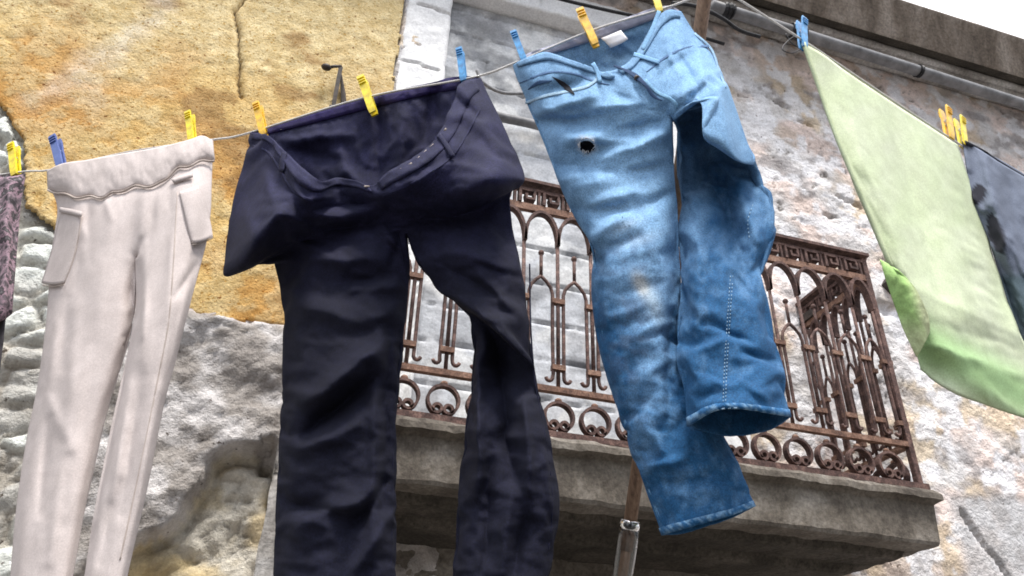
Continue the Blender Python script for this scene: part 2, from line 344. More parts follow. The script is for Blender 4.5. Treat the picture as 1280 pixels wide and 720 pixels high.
pc = mixc(pc, (.30, .17, .06), .7 * sstep(.60, .70, fbm(PX * 3.1, PZ * 5, 5, 271)))
pc = mixc(pc, (.60, .58, .54), sstep(.13, .0, np.abs(PX + 1.15 - .25 * (PZ - 2.6) + .3 * (fbm(PX * 3, PZ * 3, 4, 285) - .5)) * (.6 + 1.2 * fbm(PX * 9, PZ * 9, 4, 281))) * sstep(2.2, 2.5, PZ) * .35)
pc = mixc(pc, (.66, .70, .70), sstep(-1.62, -1.74, PX + .12 * (fbm(PX * 6, PZ * 6, 3, 291) - .5) + .12 * (3.0 - PZ)))
pc = mixc(pc, (.12, .08, .05), sstep(.010, .003, dmin) * .8)
pk = pin_[:-1, :-1] & pin_[1:, 1:] & pin_[1:, :-1] & pin_[:-1, 1:]
V = np.stack([PX, W - ph, PZ + CAMH], -1).reshape(-1, 3); idx = np.arange(PX.size).reshape(PX.shape)
obj('plaster', V, gridfaces(idx, pk), M['plaster'], house, smooth=True, tint=pc.reshape(-1, 3), solid=.02)
# whitewashed stone door surround, with chipped joints
def slabgrid(name, x0, x1, z0, z1, y, thick, mat, st=.0125, rough=.006, seed=1, joints=(), tintf=None, wobble=.006):
    gx = np.linspace(x0, x1, max(3, int((x1 - x0) / st))); gz = np.linspace(z0, z1, max(3, int((z1 - z0) / st)))
    A, C = np.meshgrid(gx, gz); hh = rough * (fbm(A * 14, C * 14, 5, seed) - .5) * 2
    edge = np.minimum(np.minimum(A - x0, x1 - A), np.minimum(C - z0, z1 - C)); hh = hh - .010 * sstep(.012, 0, edge)
    for (ja, jb, jw, jd) in joints:
        ja = np.array(ja); jb = np.array(jb); ab = jb - ja
        wx_ = A + .012 * (fbm(A * 18, C * 18, 3, seed + 4) - .5); wz_ = C + .018 * (fbm(A * 18, C * 18, 3, seed + 7) - .5)
        t = np.clip(((wx_ - ja[0]) * ab[0] + (wz_ - ja[1]) * ab[1]) / (ab @ ab), 0, 1)
        dd = np.hypot(wx_ - ja[0] - t * ab[0], wz_ - ja[1] - t * ab[1])
        hh = hh - jd * sstep(jw, jw * .25, dd * (.6 + .8 * fbm(A * 30, C * 30, 2, seed + 11)))
    n = A.shape; A2 = A + wobble * (fbm(C * 11, A * 11, 4, seed + 2) - .5) * 2 * (edge < .03)
    front = np.stack([A2, y - hh, C + CAMH], -1).reshape(-1, 3); idx = np.arange(A.size).reshape(n)
    back = front.copy(); back[:, 1] = y + thick
    fc = gridfaces(idx); k = A.size
    rim = list(idx[0]) + list(idx[1:, -1]) + list(idx[-1, -2::-1]) + list(idx[-2:0, 0])
    fc += [(rim[i], rim[i] + k, rim[(i + 1) % len(rim)] + k, rim[(i + 1) % len(rim)]) for i in range(len(rim))]
    tt = None
    if tintf is not None: t_ = tintf(A, C).reshape(-1, 3); tt = np.concatenate([t_, t_])
    return obj(name, np.concatenate([front, back]), fc, mat, house, smooth=True, tint=tt)
jj = lambda p, q: (np.array(wall_xz(*p)) - (0, CAMH), np.array(wall_xz(*q)) - (0, CAMH))
slabgrid('door_surround', .188, .432, .80, 4.3, W - .048, .14, M['whitewash'], seed=301, rough=.007,
         joints=[(*jj((520, 13), (562, 26)), .012, .03), (*jj((500, 82), (545, 96)), .007, .02), (*jj((478, 60), (500, 66)), .008, .02),
                 ((.2, 2.6), (.42, 2.6), .008, .02), ((.2, 2.0), (.42, 2.02), .008, .02), ((.2, 1.42), (.42, 1.42), .008, .02),
                 ((.33, 1.05), (.335, 1.95), .008, .02), ((.40, 1.2), (.395, 1.9), .014, .03)])
slabgrid('door_surround', 1.76, 2.00, .80, 4.3, W - .045, .14, M['whitewash'], seed=303, rough=.008, joints=[((1.76, 2.2), (2., 2.2), .008, .02)])
def blocktint(A, C):
    c_ = mixc(np.broadcast_to((1.0, 1.01, 1.03), A.shape + (3,)), (.60, .60, .61), sstep(.48, .62, fbm(A * 3.2, C * 3.6, 5, 333)))
    c_ = mixc(c_, (1.25, 1.23, 1.18), .8 * sstep(.5, .62, fbm(A * 4.2, C * 4.2, 5, 343)))
    bl = _hash(np.floor(A / .42 + np.floor(C / .2) * .5), np.floor(C / .2), 77)
    c_ = c_ * (.86 + .26 * bl)[..., None]
    return mixc(c_, (.42, .42, .42), sstep(3.05, 3.35, C) * sstep(.45, .6, fbm(A * 5, C * 5, 4, 353)) * .8)
js = []
for k in range(16):
    zj = .98 + .2 * k + random.uniform(-.012, .012)
    js.append(((.42, zj), (1.8, zj + random.uniform(-.012, .012)), .007, .014))
    for q in range(4):
        xv = .46 + .42 * q + (.21 if k % 2 else 0) + random.uniform(-.03, .03)
        js.append(((xv, zj), (xv, zj + .2), .005, .008))
slabgrid('block_infill', .432, 1.76, .80, 3.83, W + .03, .10, M['block'], seed=311, rough=.007, joints=js, tintf=blocktint)
slabgrid('lintel', .30, 1.90, 3.835, 4.06, W - .062, .16, M['whitewash'], seed=313, rough=.008, joints=[((.95, 3.83), (.98, 4.06), .006, .02)])
# stone jamb and the street door below the balcony
slabgrid('street_door_jamb', -.045, .10, -1.6, 1.14, W - .085, .2, M['moulding'], seed=317, rough=.010, st=.02, joints=[((-.09, .5), (.1, .5), .008, .02), ((-.09, .9), (.1, .9), .008, .02)])
slabgrid('street_door_jamb', 1.55, 1.75, -1.6, .58, W - .085, .2, M['slab'], seed=318, rough=.010, st=.02)
slabgrid('street_door_lintel', -.02, 1.70, .56, .72, W - .075, .2, M['slab'], seed=319, rough=.010, st=.02)
mb = MB()
for i in range(8): mb.box((.102 + .181 * i, W + .20, 0), (.102 + .181 * i + .176, W + .24, 2.15))
mb.box((.10, W + .24, 0), (1.55, W + .26, 2.15))
sd = mb.out('street_door', M['door'], house, bevel=.004)
MB().box((.24, W + .185, .98), (.27, W + .198, 1.12)).tube([(.255, W + .16, 1.03), (.33, W + .16, 1.03)], .009).tube([(.255, W + .2, 1.03), (.255, W + .16, 1.03)], .008).out('handle', M['iron'], sd)
# cornice: fascia and two rolls, one swept profile
def roll(y, z, r, a0, a1, n=7): return [(y - r * math.sin(math.radians(a0 + (a1 - a0) * i / (n - 1))), z + r * math.cos(math.radians(a0 + (a1 - a0) * i / (n - 1)))) for i in range(n)]
prof = [(3.10, 4.50), (2.55, 4.52), (2.54, 4.49), (2.56, 4.47), (2.635, 4.215), (2.645, 4.205)]
prof = np.array(prof); xs = np.arange(-4.2, 8.2, .04)
V = []
for k, (y, z) in enumerate(prof):
    nz = fbm(xs * 4, np.full(xs.shape, k * .37), 4, 401) - .5; ny = fbm(xs * 5, np.full(xs.shape, k * .31), 4, 411) - .5
    a = .0 if k in (0, len(prof) - 1) else .012
    if k in (1, 2, 3): nz = nz * .2; ny = ny * .3
    V.append(np.stack([xs, y + a * 1.5 * ny, z + CAMH + a * 1.6 * nz], -1))
V = np.array(V); idx = np.arange(V.shape[0] * V.shape[1]).reshape(V.shape[:2])
cor = obj('cornice', V.reshape(-1, 3), gridfaces(idx), M['cornice'], house, smooth=True)
def moulding(y, z, rr, seed):
    ang = np.linspace(0, 2 * math.pi, 15)[:-1]; V = []
    for a in ang:
        q = rr * (1 + .35 * (fbm(xs * 7, np.full(xs.shape, a), 4, seed) - .5))
        V.append(np.stack([xs, y + q * math.cos(a), z + CAMH + q * math.sin(a) + .010 * (fbm(xs * 1.2, xs * 0, 3, seed + 5) - .5)], -1))
    V = np.array(V + [V[0]]); ii = np.arange(V.shape[0] * V.shape[1]).reshape(V.shape[:2])
    obj('moulding', V.reshape(-1, 3), gridfaces(ii), M['moulding'], house, smooth=True)  # rolls paler than the fascia: the light they catch put into their colour
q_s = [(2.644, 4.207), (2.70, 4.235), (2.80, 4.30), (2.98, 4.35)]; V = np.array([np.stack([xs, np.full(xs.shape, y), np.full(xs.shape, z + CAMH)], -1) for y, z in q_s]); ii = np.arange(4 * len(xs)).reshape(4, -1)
obj('eave_soffit', V.reshape(-1, 3), gridfaces(ii), M['soffit_shade'], house)  # shade of the recess behind the fascia painted as dark stone
moulding(2.755, 4.243, .026, 441); moulding(2.80, 4.215, .030, 451); moulding(2.885, 4.245, .034, 461)
# low tiled roof behind the cornice
mb = MB(); mb.add([(-4.2, 2.62, 6.125), (8.2, 2.62, 6.125), (8.2, 5.6, 6.9), (-4.2, 5.6, 6.9), (-4.2, 5.6, 0), (8.2, 5.6, 0), (-4.2, 3.1, 6.1), (8.2, 3.1, 6.1)], [(0, 1, 2, 3), (3, 2, 5, 4)])
mb.out('roof', M['rooftile'], house)

# ------------------------------------------------------------------ the balcony
bal = thing('balcony', 'old stone balcony with a rusty wrought iron railing of arches, key pattern and scrolls', 'balcony', (1.2, B, .76 + CAMH))
XL, XR = .062, 2.41
lay = [(.968, .022), (.955, .030), (.932, .030), (.922, .012), (.915, .002), (.84, -.002), (.775, -.006), (.762, -.012), (.757, -.10), (.735, -.112), (.728, -.122), (.722, -.24), (.70, -.252), (.69, -.265), (.685, -.50)]
per = []
nx, ny = 90, 22
for t in np.linspace(0, 1, ny)[:-1]: per.append((0, 1 - t))
for t in np.linspace(0, 1, nx)[:-1]: per.append((t, 0))
for t in np.linspace(0, 1, ny): per.append((1, t))
per = np.array(per); V = []
for (z, o) in lay:
    x0, x1, y0 = XL - o - .02, XR + o + .002, B - o - .012
    if o < -.05: x0 = XL - o * .9; x1 = XR + o * .9
    xx = x0 + per[:, 0] * (x1 - x0); yy = y0 + per[:, 1] * (W + .02 - y0)
    nn = fbm(xx * 9, yy * 9 + z * 23, 4, 421) - .5; n5 = fbm(xx * 30, yy * 30 + z * 40, 3, 431) - .5
    V.append(np.stack([xx, yy - .008 * nn - .006 * n5, z + CAMH + .010 * nn * (z > .7) + .008 * n5], -1))
V = np.array(V); k = len(per); idx = np.arange(V.shape[0] * k).reshape(-1, k)
slab = obj('slab', V[:9].reshape(-1, 3), gridfaces(idx[:9]) + [list(idx[0])], M['slab'], bal, smooth=False)
obj('soffit', V[8:].reshape(-1, 3), gridfaces(idx[:len(V) - 8]) + [list(idx[len(V) - 9])[::-1]], M['soffit_shade'], bal, smooth=False)  # underside in darker stone: the shade beneath the slab put into its colour
PF = lambda s, z, o=0.0: np.array([s, B + .03 + o, z + CAMH])                    # front panel
PS = lambda s, z, o=0.0: np.array([XR - o, B + .03 + s, z + CAMH])               # right side panel
PSL = lambda s, z, o=0.0: np.array([XL + o, B + .03 + s, z + CAMH])              # left side panel
def fb(P, pts, a, b, mat, name, **k):
    pts = [P(*p) for p in pts]
    if len(pts) == 2: pts = [pts[0], (pts[0] + pts[1]) / 2, pts[1]]
    rv = P(0, 0, 1) - P(0, 0, 0)
    return MB().tube(pts, 0, flat=(a, b), ref=rv).out(name, mat, bal, **k)
def rb(P, pts, r, mat, name, parent=bal): return MB().tube([P(*p) for p in pts], r, 8).out(name, mat, parent, smooth=True)
SPC = .14
def jit(a=.003): return random.uniform(-a, a)
def panel(P, s0, s1, first, n, mains):
    fb(P, [(s0 - .02, 2.098), (s1 + .02, 2.098)], .008, .030, M['rust'], 'top_rail')
    fb(P, [(s0, 2.066), (s1, 2.066)], .006, .012, M['rust'], 'upper_bar')
    fb(P, [(s0, 1.975), (s1, 1.975)], .016, .010, M['rust_orange'], 'middle_rail')
    fb(P, [(s0, 1.172), (s1, 1.172)], .011, .012, M['rust_orange'], 'lower_rail')
    fb(P, [(s0 - .02, .996), (s1 + .03, .996)], .012, .022, M['rust'], 'bottom_rail')
    for x in mains:
        # straight bar with the two collars
        r = rb(P, [(x + jit(), 1.80), (x + jit(.002), 1.5), (x, 1.18)], .0076, M['rust'], 'upright_bar')
        for z in (1.545, 1.262):
            fb(P, [(x - .026, z), (x + .026, z)], .010, .012, M['rust_orange'], 'collar')
        if x < s0 + .03 or x > s1 - .03: continue
        # ring scroll under the lower rail
        cz, rr = 1.068, .054; pts = []
        c1 = (x - rr * math.cos(math.radians(60)) * .72, cz - rr * math.sin(math.radians(60)) * .72 + .001)
        rs = rr * .28
        for k in range(9):
            a = math.radians(240 - 300 + k * 300 / 8 + 0); pts.append((c1[0] + rs * math.cos(a + math.radians(-180) + math.radians(60)), c1[1] + rs * math.sin(a + math.radians(-180) + math.radians(60))))
        big_ = [(x + rr * math.cos(math.radians(a)), cz + rr * math.sin(math.radians(a))) for a in range(240, -61, -12)]
        mir = [(2 * x - p[0], p[1]) for p in pts]
        path = [(c1[0] + rs * math.cos(math.radians(a)), c1[1] + rs * math.sin(math.radians(a))) for a in range(590, 239, -25)] + big_ + \
               [(2 * x - (c1[0] + rs * math.cos(math.radians(a))), c1[1] + rs * math.sin(math.radians(a))) for a in range(245, 596, 25)]
        fb(P, path, .005, .014, M['rust'], 'scroll')
        MB().ball(P(x, 1.132), (.014, .012, .011)).out('stud', M['rust_orange'], bal, smooth=True)
    allb = sorted(mains)
    for x0, x1 in zip(allb[:-1], allb[1:]):
        xm = (x0 + x1) / 2; hw = (x1 - x0) / 2
        # round arch from bar to bar, rising to the middle rail
        fb(P, [(xm - hw * math.cos(a), 1.80 + .158 * math.sin(a) ** .85) for a in np.linspace(0.02, math.pi - .02, 19)], .0065, .015, M['rust'], 'round_arch')
        # pointed arch with hooked feet
        for sg in (-1, 1):
            w2 = hw * .68; zf = 1.215
            pts = [(xm, 1.652), (xm + sg * w2 * .45, 1.632), (xm + sg * w2 * .85, 1.605), (xm + sg * w2, 1.578), (xm + sg * w2, 1.40), (xm + sg * w2 + jit(), zf + .02)]
            pts += [(xm + sg * (w2 - .013 + .013 * math.cos(t)), zf + .008 - .016 * math.sin(t)) for t in np.linspace(.3, 2.9, 6)]
            rb(P, pts, .0070, M['rust'], 'hooked_bar')
        f_ = rb(P, [(xm, 1.65), (xm, 1.755)], .007, M['rust'], 'finial'); MB().ball(P(xm, 1.762), .0125).out('knob', M['rust'], f_, smooth=True)
    # key pattern
    s = s0 + .03
    while s < s1 - .05:
        w_ = .062; z0, z1 = 1.993, 2.058
        fb(P, [(s, z0), (s, z0 + .03), (s, z1), (s + w_ * .5, z1), (s + w_, z1), (s + w_, z0 + .045), (s + w_, z0 + .022), (s + w_ * .45, z0 + .022), (s + w_ * .42, z0 + .045)], .0065, .016, M['rust'], 'key_pattern')
        fb(P, [(s + w_ + .022, z0 - .002), (s + w_ + .022, z1 + .006)], .0055, .010, M['rust'], 'key_pattern')
        s += .105
mf = [.049 + SPC * k for k in range(17)]; 
mf = [XL + .0] + [.049 + SPC * k for k in range(1, 17)] + [XR - .01]
panel(PF, XL, XR, 0, 0, mf)
panel(PS, .02, W - B - .05, 0, 0, [.02 + .083 * k for k in range(7)])
panel(PSL, .02, W - B - .05, 0, 0, [.02 + .118 * k for k in range(5)])
for xx in (XL, XR):
    p = MB().box((xx - .013, B + .017, .965 + CAMH), (xx + .013, B + .043, 2.092 + CAMH)).out('post', M['rust'], bal, bevel=.003)
    MB().box((xx - .03, B - .0, .967 + CAMH), (xx + .03, B + .06, .982 + CAMH)).out('foot', M['rust'], p, bevel=.003)
    MB().box((xx - .022, B + .40, 1.985 + CAMH), (xx + .022, W, 2.028 + CAMH)).out('wall_bracket', M['iron'], bal, bevel=.004)
for s in (.3, .95, 1.7, 2.2): MB().box((s - .02, B + .01, .958 + CAMH), (s + .02, B + .05, .988 + CAMH)).out('foot', M['rust'], bal, bevel=.003)
# an iron stub by the railing's right end
w3 = onY(1104, 362, W)
o = MB().obox(w3 + (0, -.05, 0), (.012, 0, .02), (0, .07, 0), (-.02, 0, .028)).out('iron_stub', M['iron'], bevel=.004)
tag(o, 'black iron stub set in the wall just right of the balcony railing', 'iron bracket')

# ------------------------------------------------------------------ iron catch on the wall, cables, pipe
hk = thing('shutter_catch', 'black iron shutter catch with a round knob on the ochre plaster above the black trousers', 'shutter catch', onY(412, 138, W))
Yh = W - .07
bt = MB().tube([onY(414, 150, Yh + .02), onY(419, 120, Yh), onY(426, 84, Yh - .02)], 0, flat=(.010, .006), ref=(0, 1, 0)).out('lever', M['iron'], hk)
MB().tube([onY(431, 150, Yh + .02), onY(429, 118, Yh + .01), onY(426, 92, Yh)], [.016, .013, .005], 6).out('stay', M['iron'], hk)
MB().tube([onY(427, 83, Yh - .02), onY(418, 83, Yh - .025), onY(412, 84, Yh - .03)], .008, 8).ball(onY(408, 84, Yh - .03), (.026, .02, .017)).out('knob', M['iron'], hk, smooth=True)
pw = onY(414, 150, W)
MB().box(pw + (-.02, -.075, -.03), pw + (.06, -.03, .03)).out('wall_plate', M['iron'], hk, bevel=.004)

def cable(name, pix, Y, r, mat, label, cat, nsub=8, rag=0.0, group=None):
    P = np.array([onY(x, y, (Y[i] if isinstance(Y, (list, tuple)) else Y)) for i, (x, y) in enumerate(pix)])
    t = np.arange(len(P)); tt = np.linspace(0, len(P) - 1, (len(P) - 1) * nsub + 1)
    Q = hermite(t, P, tt) if len(P) > 2 else np.array([P[0] + (P[1] - P[0]) * k for k in np.linspace(0, 1, nsub)])
    rr = np.full(len(Q), r) * (1 + rag * np.array([random.uniform(-1, 1) for _ in Q]))
    return tag(MB().tube(Q, rr, 8).out(name, mat, smooth=True), label, cat, group)
def hermite(t, P, tt):
    t = np.asarray(t, float); P = np.asarray(P, float); tan = np.zeros_like(P); n = len(t)
    for i in range(n):
        if 0 < i < n - 1:
            d0 = t[i] - t[i - 1]; d1 = t[i + 1] - t[i]
            tan[i] = ((P[i] - P[i - 1]) / d0 * d1 + (P[i + 1] - P[i]) / d1 * d0) / (d0 + d1)
        elif i == 0: tan[i] = (P[1] - P[0]) / (t[1] - t[0])
        else: tan[i] = (P[-1] - P[-2]) / (t[-1] - t[-2])
    k = np.clip(np.searchsorted(t, tt, side='right') - 1, 0, n - 2); hh = t[k + 1] - t[k]; u = (tt - t[k]) / hh
    sh = (-1,) + (1,) * (P.ndim - 1); u = u.reshape(sh); hh = hh.reshape(sh)
    return (2 * u ** 3 - 3 * u ** 2 + 1) * P[k] + (u ** 3 - 2 * u ** 2 + u) * hh * tan[k] + (-2 * u ** 3 + 3 * u ** 2) * P[k + 1] + (u ** 3 - u ** 2) * hh * tan[k + 1]
cable('wall_cable', [(560, -42), (640, -18), (705, 0), (760, 13), (800, 22), (850, 38), (905, 55)], W - .16, .011, M['cable'],
      'black cable strung below the cornice left of the wooden pole', 'cable')
cable('wall_cable', [(840, 4), (862, 6), (882, 12), (905, 24), (925, 38), (950, 46)], 2.62, .012, M['cable'],
      'thick black cable looping behind the top of the wooden pole', 'cable')
pp = thing('drain_pipe', 'grey pipe running along under the cornice, bound with black wrappings', 'pipe', onY(1000, 48, 2.66))
P_ = [onY(890, 7, 2.66), onY(1300, 137, 2.66)]
MB().tube([P_[0] + (P_[1] - P_[0]) * k for k in np.linspace(0, 1.5, 40)], .036, 14).out('pipe', M['pipe'], pp, smooth=True)
for (u, ln, rr) in ((.03, .07, .045), (.22, .10, .050), (.60, .03, .042)):
    a = P_[0] + (P_[1] - P_[0]) * u; dx = _n(P_[1] - P_[0])
    q = [a + dx * ln * k for k in np.linspace(0, 1, 9)]
    MB().tube(q, [rr * (1 + random.uniform(-.14, .14)) for _ in q], 12).out('wrapping', M['cable'], pp, smooth=False)
cable('wire_tangle', [(982, 42), (990, 54), (1002, 60), (995, 46), (984, 52), (978, 62), (992, 66), (1006, 54), (990, 40)], 2.6, .0035, M['cable'],
      'loose knot of thin wire hanging off the pipe by the green towel', 'wire')
cable('sagging_cord', [(596, 88), (604, 103), (622, 114), (640, 117), (660, 115), (690, 104)], 2.35, .008, M['greycable'],
      'thick grey cord sagging between the black trousers and the jeans', 'cord')
cable('wall_conduit', [(560, 120), (600, 138), (628, 147), (665, 155), (720, 170)], W - .03, .026, M['block'] if False else M['pipe'],
      'grey conduit on the walled up doorway behind the jeans waist', 'conduit')
# ================================================================== THE WASHING
def arc_resample(pts, n):
    P = np.array([(*p, 0.0) if len(p) == 2 else p for p in pts], float)
    s = np.concatenate([[0], np.cumsum(np.hypot(np.diff(P[:, 0]), np.diff(P[:, 1])) + 1e-6)]); s /= s[-1]
    if len(P) < 3: return P[0] + (P[-1] - P[0]) * np.linspace(0, 1, n)[:, None]
    return hermite(s, P, np.linspace(0, 1, n))
def full(left, right, h): return np.concatenate([arc_resample(left, h + 1), arc_resample(right, h + 1)[1:]])
def dense(rows, m, step=3.0, mincol=None):
    rows = np.array(rows); gap = np.hypot(*(np.diff(rows[:, :, :2], axis=0).transpose(2, 0, 1)))
    gap = np.maximum(gap.mean(1) + np.abs(np.diff(rows[:, :, 2], axis=0)).mean(1) * 400, 3.0)
    t = np.concatenate([[0], np.cumsum(gap)]); n = max(3, int(t[-1] / step) + 1)
    Q = hermite(t, rows, np.linspace(0, t[-1], n)); k = rows.shape[1]
    return hermite(np.arange(k), Q.transpose(1, 0, 2), np.linspace(0, k - 1, m + 1)).transpose(1, 0, 2)
def tube_row(L, R_, mid, th, h, sag=0.0, sgn=1, n=13):
    u = np.linspace(0, 1, n); e = np.sqrt(np.clip(1 - (2 * u - 1) ** 2, 0, 1)) ** .8
    mL, mR = mid if isinstance(mid, tuple) else (mid, mid)
    P = np.stack([L[0] + (R_[0] - L[0]) * u, L[1] + (R_[1] - L[1]) * u + sag * e, mL + (mR - mL) * u + sgn * th * e], -1)
    uu = (1 - np.cos(np.pi * np.linspace(0, 1, h + 1))) / 2
    return np.stack([np.interp(uu, u, P[:, i]) for i in range(3)], -1)
def wrinkles(A, ridges, amp, ang, scale, seed, stretch=3.0, warp=5.0):
    """folds: ridges are (x1,y1,x2,y2,width,height) in measured positions, plus fine crumpling along one direction"""
    px, py = A[..., 0], A[..., 1]; d = np.zeros(px.shape)
    wx = px + warp * (fbm(px / 40, py / 40, 3, seed + 50) - .5) * 2; wy = py + warp * (fbm(px / 40, py / 40, 3, seed + 60) - .5) * 2
    for (x1, y1, x2, y2, w, a) in ridges:
        dx, dy = x2 - x1, y2 - y1; l2 = dx * dx + dy * dy + 1e-6
        t = ((wx - x1) * dx + (wy - y1) * dy) / l2; tc = np.clip(t, 0, 1)
        q = np.hypot(wx - x1 - tc * dx, wy - y1 - tc * dy) / w
        d = d + a * (.45 * np.exp(-q ** 2) + .62 * np.exp(-1.5 * np.abs(q)) * np.exp(-.25 * q ** 2)) * np.sin(np.pi * np.clip((t + .12) / 1.24, 0, 1)) ** .8
    c, s = math.cos(ang), math.sin(ang)
    u = (px * c + py * s) / (scale * stretch); v = (-px * s + py * c) / scale
    n = fbm(u, v, 4, seed, .5); r = (1 - np.minimum(np.abs(2 * n - 1) * 1.9, 1)) ** 1.7 * 1.3
    return d + amp * (r - .4) + amp * .35 * (fbm(px / 9, py / 9, 3, seed + 9) - .5)
class Garment:
    def __init__(s): s.P = []; s.k = 0; s.f = []; s.moved = {}
    def put(s, A):
        n = A.shape[0] * A.shape[1]; i = np.arange(s.k, s.k + n).reshape(A.shape[:2]); s.P.append(A.reshape(-1, 3)); s.k += n; return i
    def pants(s, tf, tb, lf, lb, rf, rb_, h, m, fold, bfold, step=3.0, holes=()):
        """trunk (front and back rows) that divides into two legs, all one continuous surface"""
        TF = dense(tf, 2 * m, step); TB = dense(tb, 2 * m, step)
        n = min(len(TF), len(TB)); 
        def rez(A, n): return hermite(np.arange(len(A)), A, np.linspace(0, len(A) - 1, n))
        n = max(len(TF), len(TB)); TF = rez(TF, n); TB = rez(TB, n)
        lf = [tf[-1][:h + 1]] + lf; lb = [tb[-1][:h + 1]] + lb; rf = [tf[-1][h:]] + rf; rb_ = [tb[-1][h:]] + rb_
        LF, LB, RF, RB = [dense(x, m, step) for x in (lf, lb, rf, rb_)]
        n2 = max(len(LF), len(LB)); LF, LB = rez(LF, n2), rez(LB, n2); n3 = max(len(RF), len(RB)); RF, RB = rez(RF, n3), rez(RB, n3)
        U2 = np.linspace(0, 1, 2 * m + 1)[None, :]; U1 = np.linspace(0, 1, m + 1)[None, :]
        eo = lambda d: sstep(0, .10, d)
        def inner(nv): return 1 - (1 - sstep(0, .07, np.linspace(0, 1, nv)[:, None]) * 0) * 0
        def leg_edge(nv, left):
            v = np.linspace(0, 1, nv)[:, None]; o = eo(U1 if left else 1 - U1); i = eo(1 - U1 if left else U1)
            k = sstep(0, .08, v); return o * (i * k + (1 - k))
        TF = TF.copy(); 
        TF[..., 2] += fold(TF) * eo(U2) * eo(1 - U2); TB[..., 2] += bfold(TB) * eo(U2) * eo(1 - U2)
        LF[..., 2] += fold(LF) * leg_edge(len(LF), True); RF[..., 2] += fold(RF) * leg_edge(len(RF), False)
        LB[..., 2] += bfold(LB) * leg_edge(len(LB), True); RB[..., 2] += bfold(RB) * leg_edge(len(RB), False)
        TB[:, 0] = TF[:, 0]; TB[:, -1] = TF[:, -1]; LB[:, 0] = LF[:, 0]; RB[:, -1] = RF[:, -1]
        iTF, iTB, iLF, iLB, iRF, iRB = [s.put(a) for a in (TF, TB, LF, LB, RF, RB)]
        iTB[:, 0] = iTF[:, 0]; iTB[:, -1] = iTF[:, -1]
        iLF[0] = iTF[-1, :m + 1]; iLB[0] = iTB[-1, :m + 1]; iRF[0] = iTF[-1, m:]; iRB[0] = iTB[-1, m:]
        iLB[1:, 0] = iLF[1:, 0]; iRB[1:, -1] = iRF[1:, -1]
        for I, A in ((iTF, TF), (iLF, LF), (iRF, RF)):
            c = (A[:-1, :-1] + A[1:, 1:]) / 2; keep = np.ones(c.shape[:2], bool)
            for (hx, hy, rx, ry) in holes:
                q = np.hypot((c[..., 0] - hx) / rx, (c[..., 1] - hy) / ry) + .5 * (vnoise(c[..., 0] / 5, c[..., 1] / 5, 3) - .5)
                keep &= q > 1
            s.f += gridfaces(I, keep)
            for (hx, hy, rx, ry) in holes:                            # a torn edge: the cloth round the hole is pulled to its rim
                gone = np.zeros(I.shape, bool); left_ = np.zeros(I.shape, bool)
                for a_, b_ in ((0, 0), (0, 1), (1, 0), (1, 1)):
                    gone[a_:I.shape[0] - 1 + a_, b_:I.shape[1] - 1 + b_] |= ~keep; left_[a_:I.shape[0] - 1 + a_, b_:I.shape[1] - 1 + b_] |= keep
                for i_ in I[gone & left_]:
                    p_ = (A.reshape(-1, 3)[np.nonzero(I.ravel() == i_)[0][0]]); q_ = math.hypot((p_[0] - hx) / rx, (p_[1] - hy) / ry) + 1e-6; k_ = random.uniform(.78, 1.2) / q_
                    s.moved[int(i_)] = (hx + (p_[0] - hx) * k_, hy + (p_[1] - hy) * k_)
        for I in (iTB, iLB, iRB): s.f += gridfaces(I[:, ::-1])
        for a, b, col in ((iLF, iLB, -1), (iRF, iRB, 0)):
            for i in range(len(a) - 1):
                q = (a[i, col], a[i + 1, col], b[i + 1, col], b[i, col]); s.f.append(q if col == 0 else q[::-1])
        s.TF, s.TB, s.LF, s.LB, s.RF, s.RB = TF, TB, LF, LB, RF, RB
        if s.moved:
            P = np.concatenate(s.P)
            for i_, (a_, b_) in s.moved.items(): P[i_, 0] = a_; P[i_, 1] = b_
            s.P = [P]
        s.IX = dict(TF=iTF, TB=iTB, LF=iLF, LB=iLB, RF=iRF, RB=iRB)
        s.F = np.concatenate([TF.reshape(-1, 3), LF.reshape(-1, 3), RF.reshape(-1, 3)])
        return s
    def settle(s, G, hold, frames=14, grow=.05, bend=.15, mass=.25, grav=.3, tens=12.0, pinst=1.0, lat=0.0):
        """let the cloth buckle: a short cloth run with a little spare cloth, held near its modelled hang"""
        P = np.concatenate(s.P); V = G.at(P[:, 0], P[:, 1], P[:, 2]); used = np.unique(np.array([i for f in s.f for i in f]))
        key_, first, inv = np.unique(np.round(V[used], 5), axis=0, return_index=True, return_inverse=True); inv = inv.ravel(); all_ = used; used = used[first]
        remap = -np.ones(len(P), int); remap[all_] = inv; fs = []
        for f in s.f:
            g_ = list(dict.fromkeys(int(remap[i]) for i in f))
            if len(g_) > 2: fs.append(g_)
        me = bpy.data.meshes.new('settling'); me.from_pydata(V[used].tolist(), [], fs); me.validate(); me.update()
        o = bpy.data.objects.new('settling', me); COL.objects.link(o)
        vg = o.vertex_groups.new(name='hold'); w = np.clip(hold(P[used]), 0, 1); wq = np.round(w, 2)
        for val in np.unique(wq): vg.add(np.nonzero(wq == val)[0].tolist(), float(val), 'REPLACE')
        m = o.modifiers.new('cloth', 'CLOTH'); c = m.settings
        if lat:                                                      # spare cloth across the width only: falls into upright folds
            o.shape_key_add(name='hang'); sk = o.shape_key_add(name='wider'); Vu = V[used]; w_ = Vu + np.outer((Vu - G.p) @ G.u * lat, G.u)
            sk.data.foreach_set('co', w_.ravel()); sk.value = 0.0; c.rest_shape_key = sk
        c.quality = 4; c.mass = mass; c.tension_stiffness = tens; c.compression_stiffness = tens; c.shear_stiffness = tens * .4; c.bending_stiffness = bend
        c.tension_damping = 8; c.compression_damping = 8; c.shear_damping = 8; c.bending_damping = .6; c.air_damping = 2
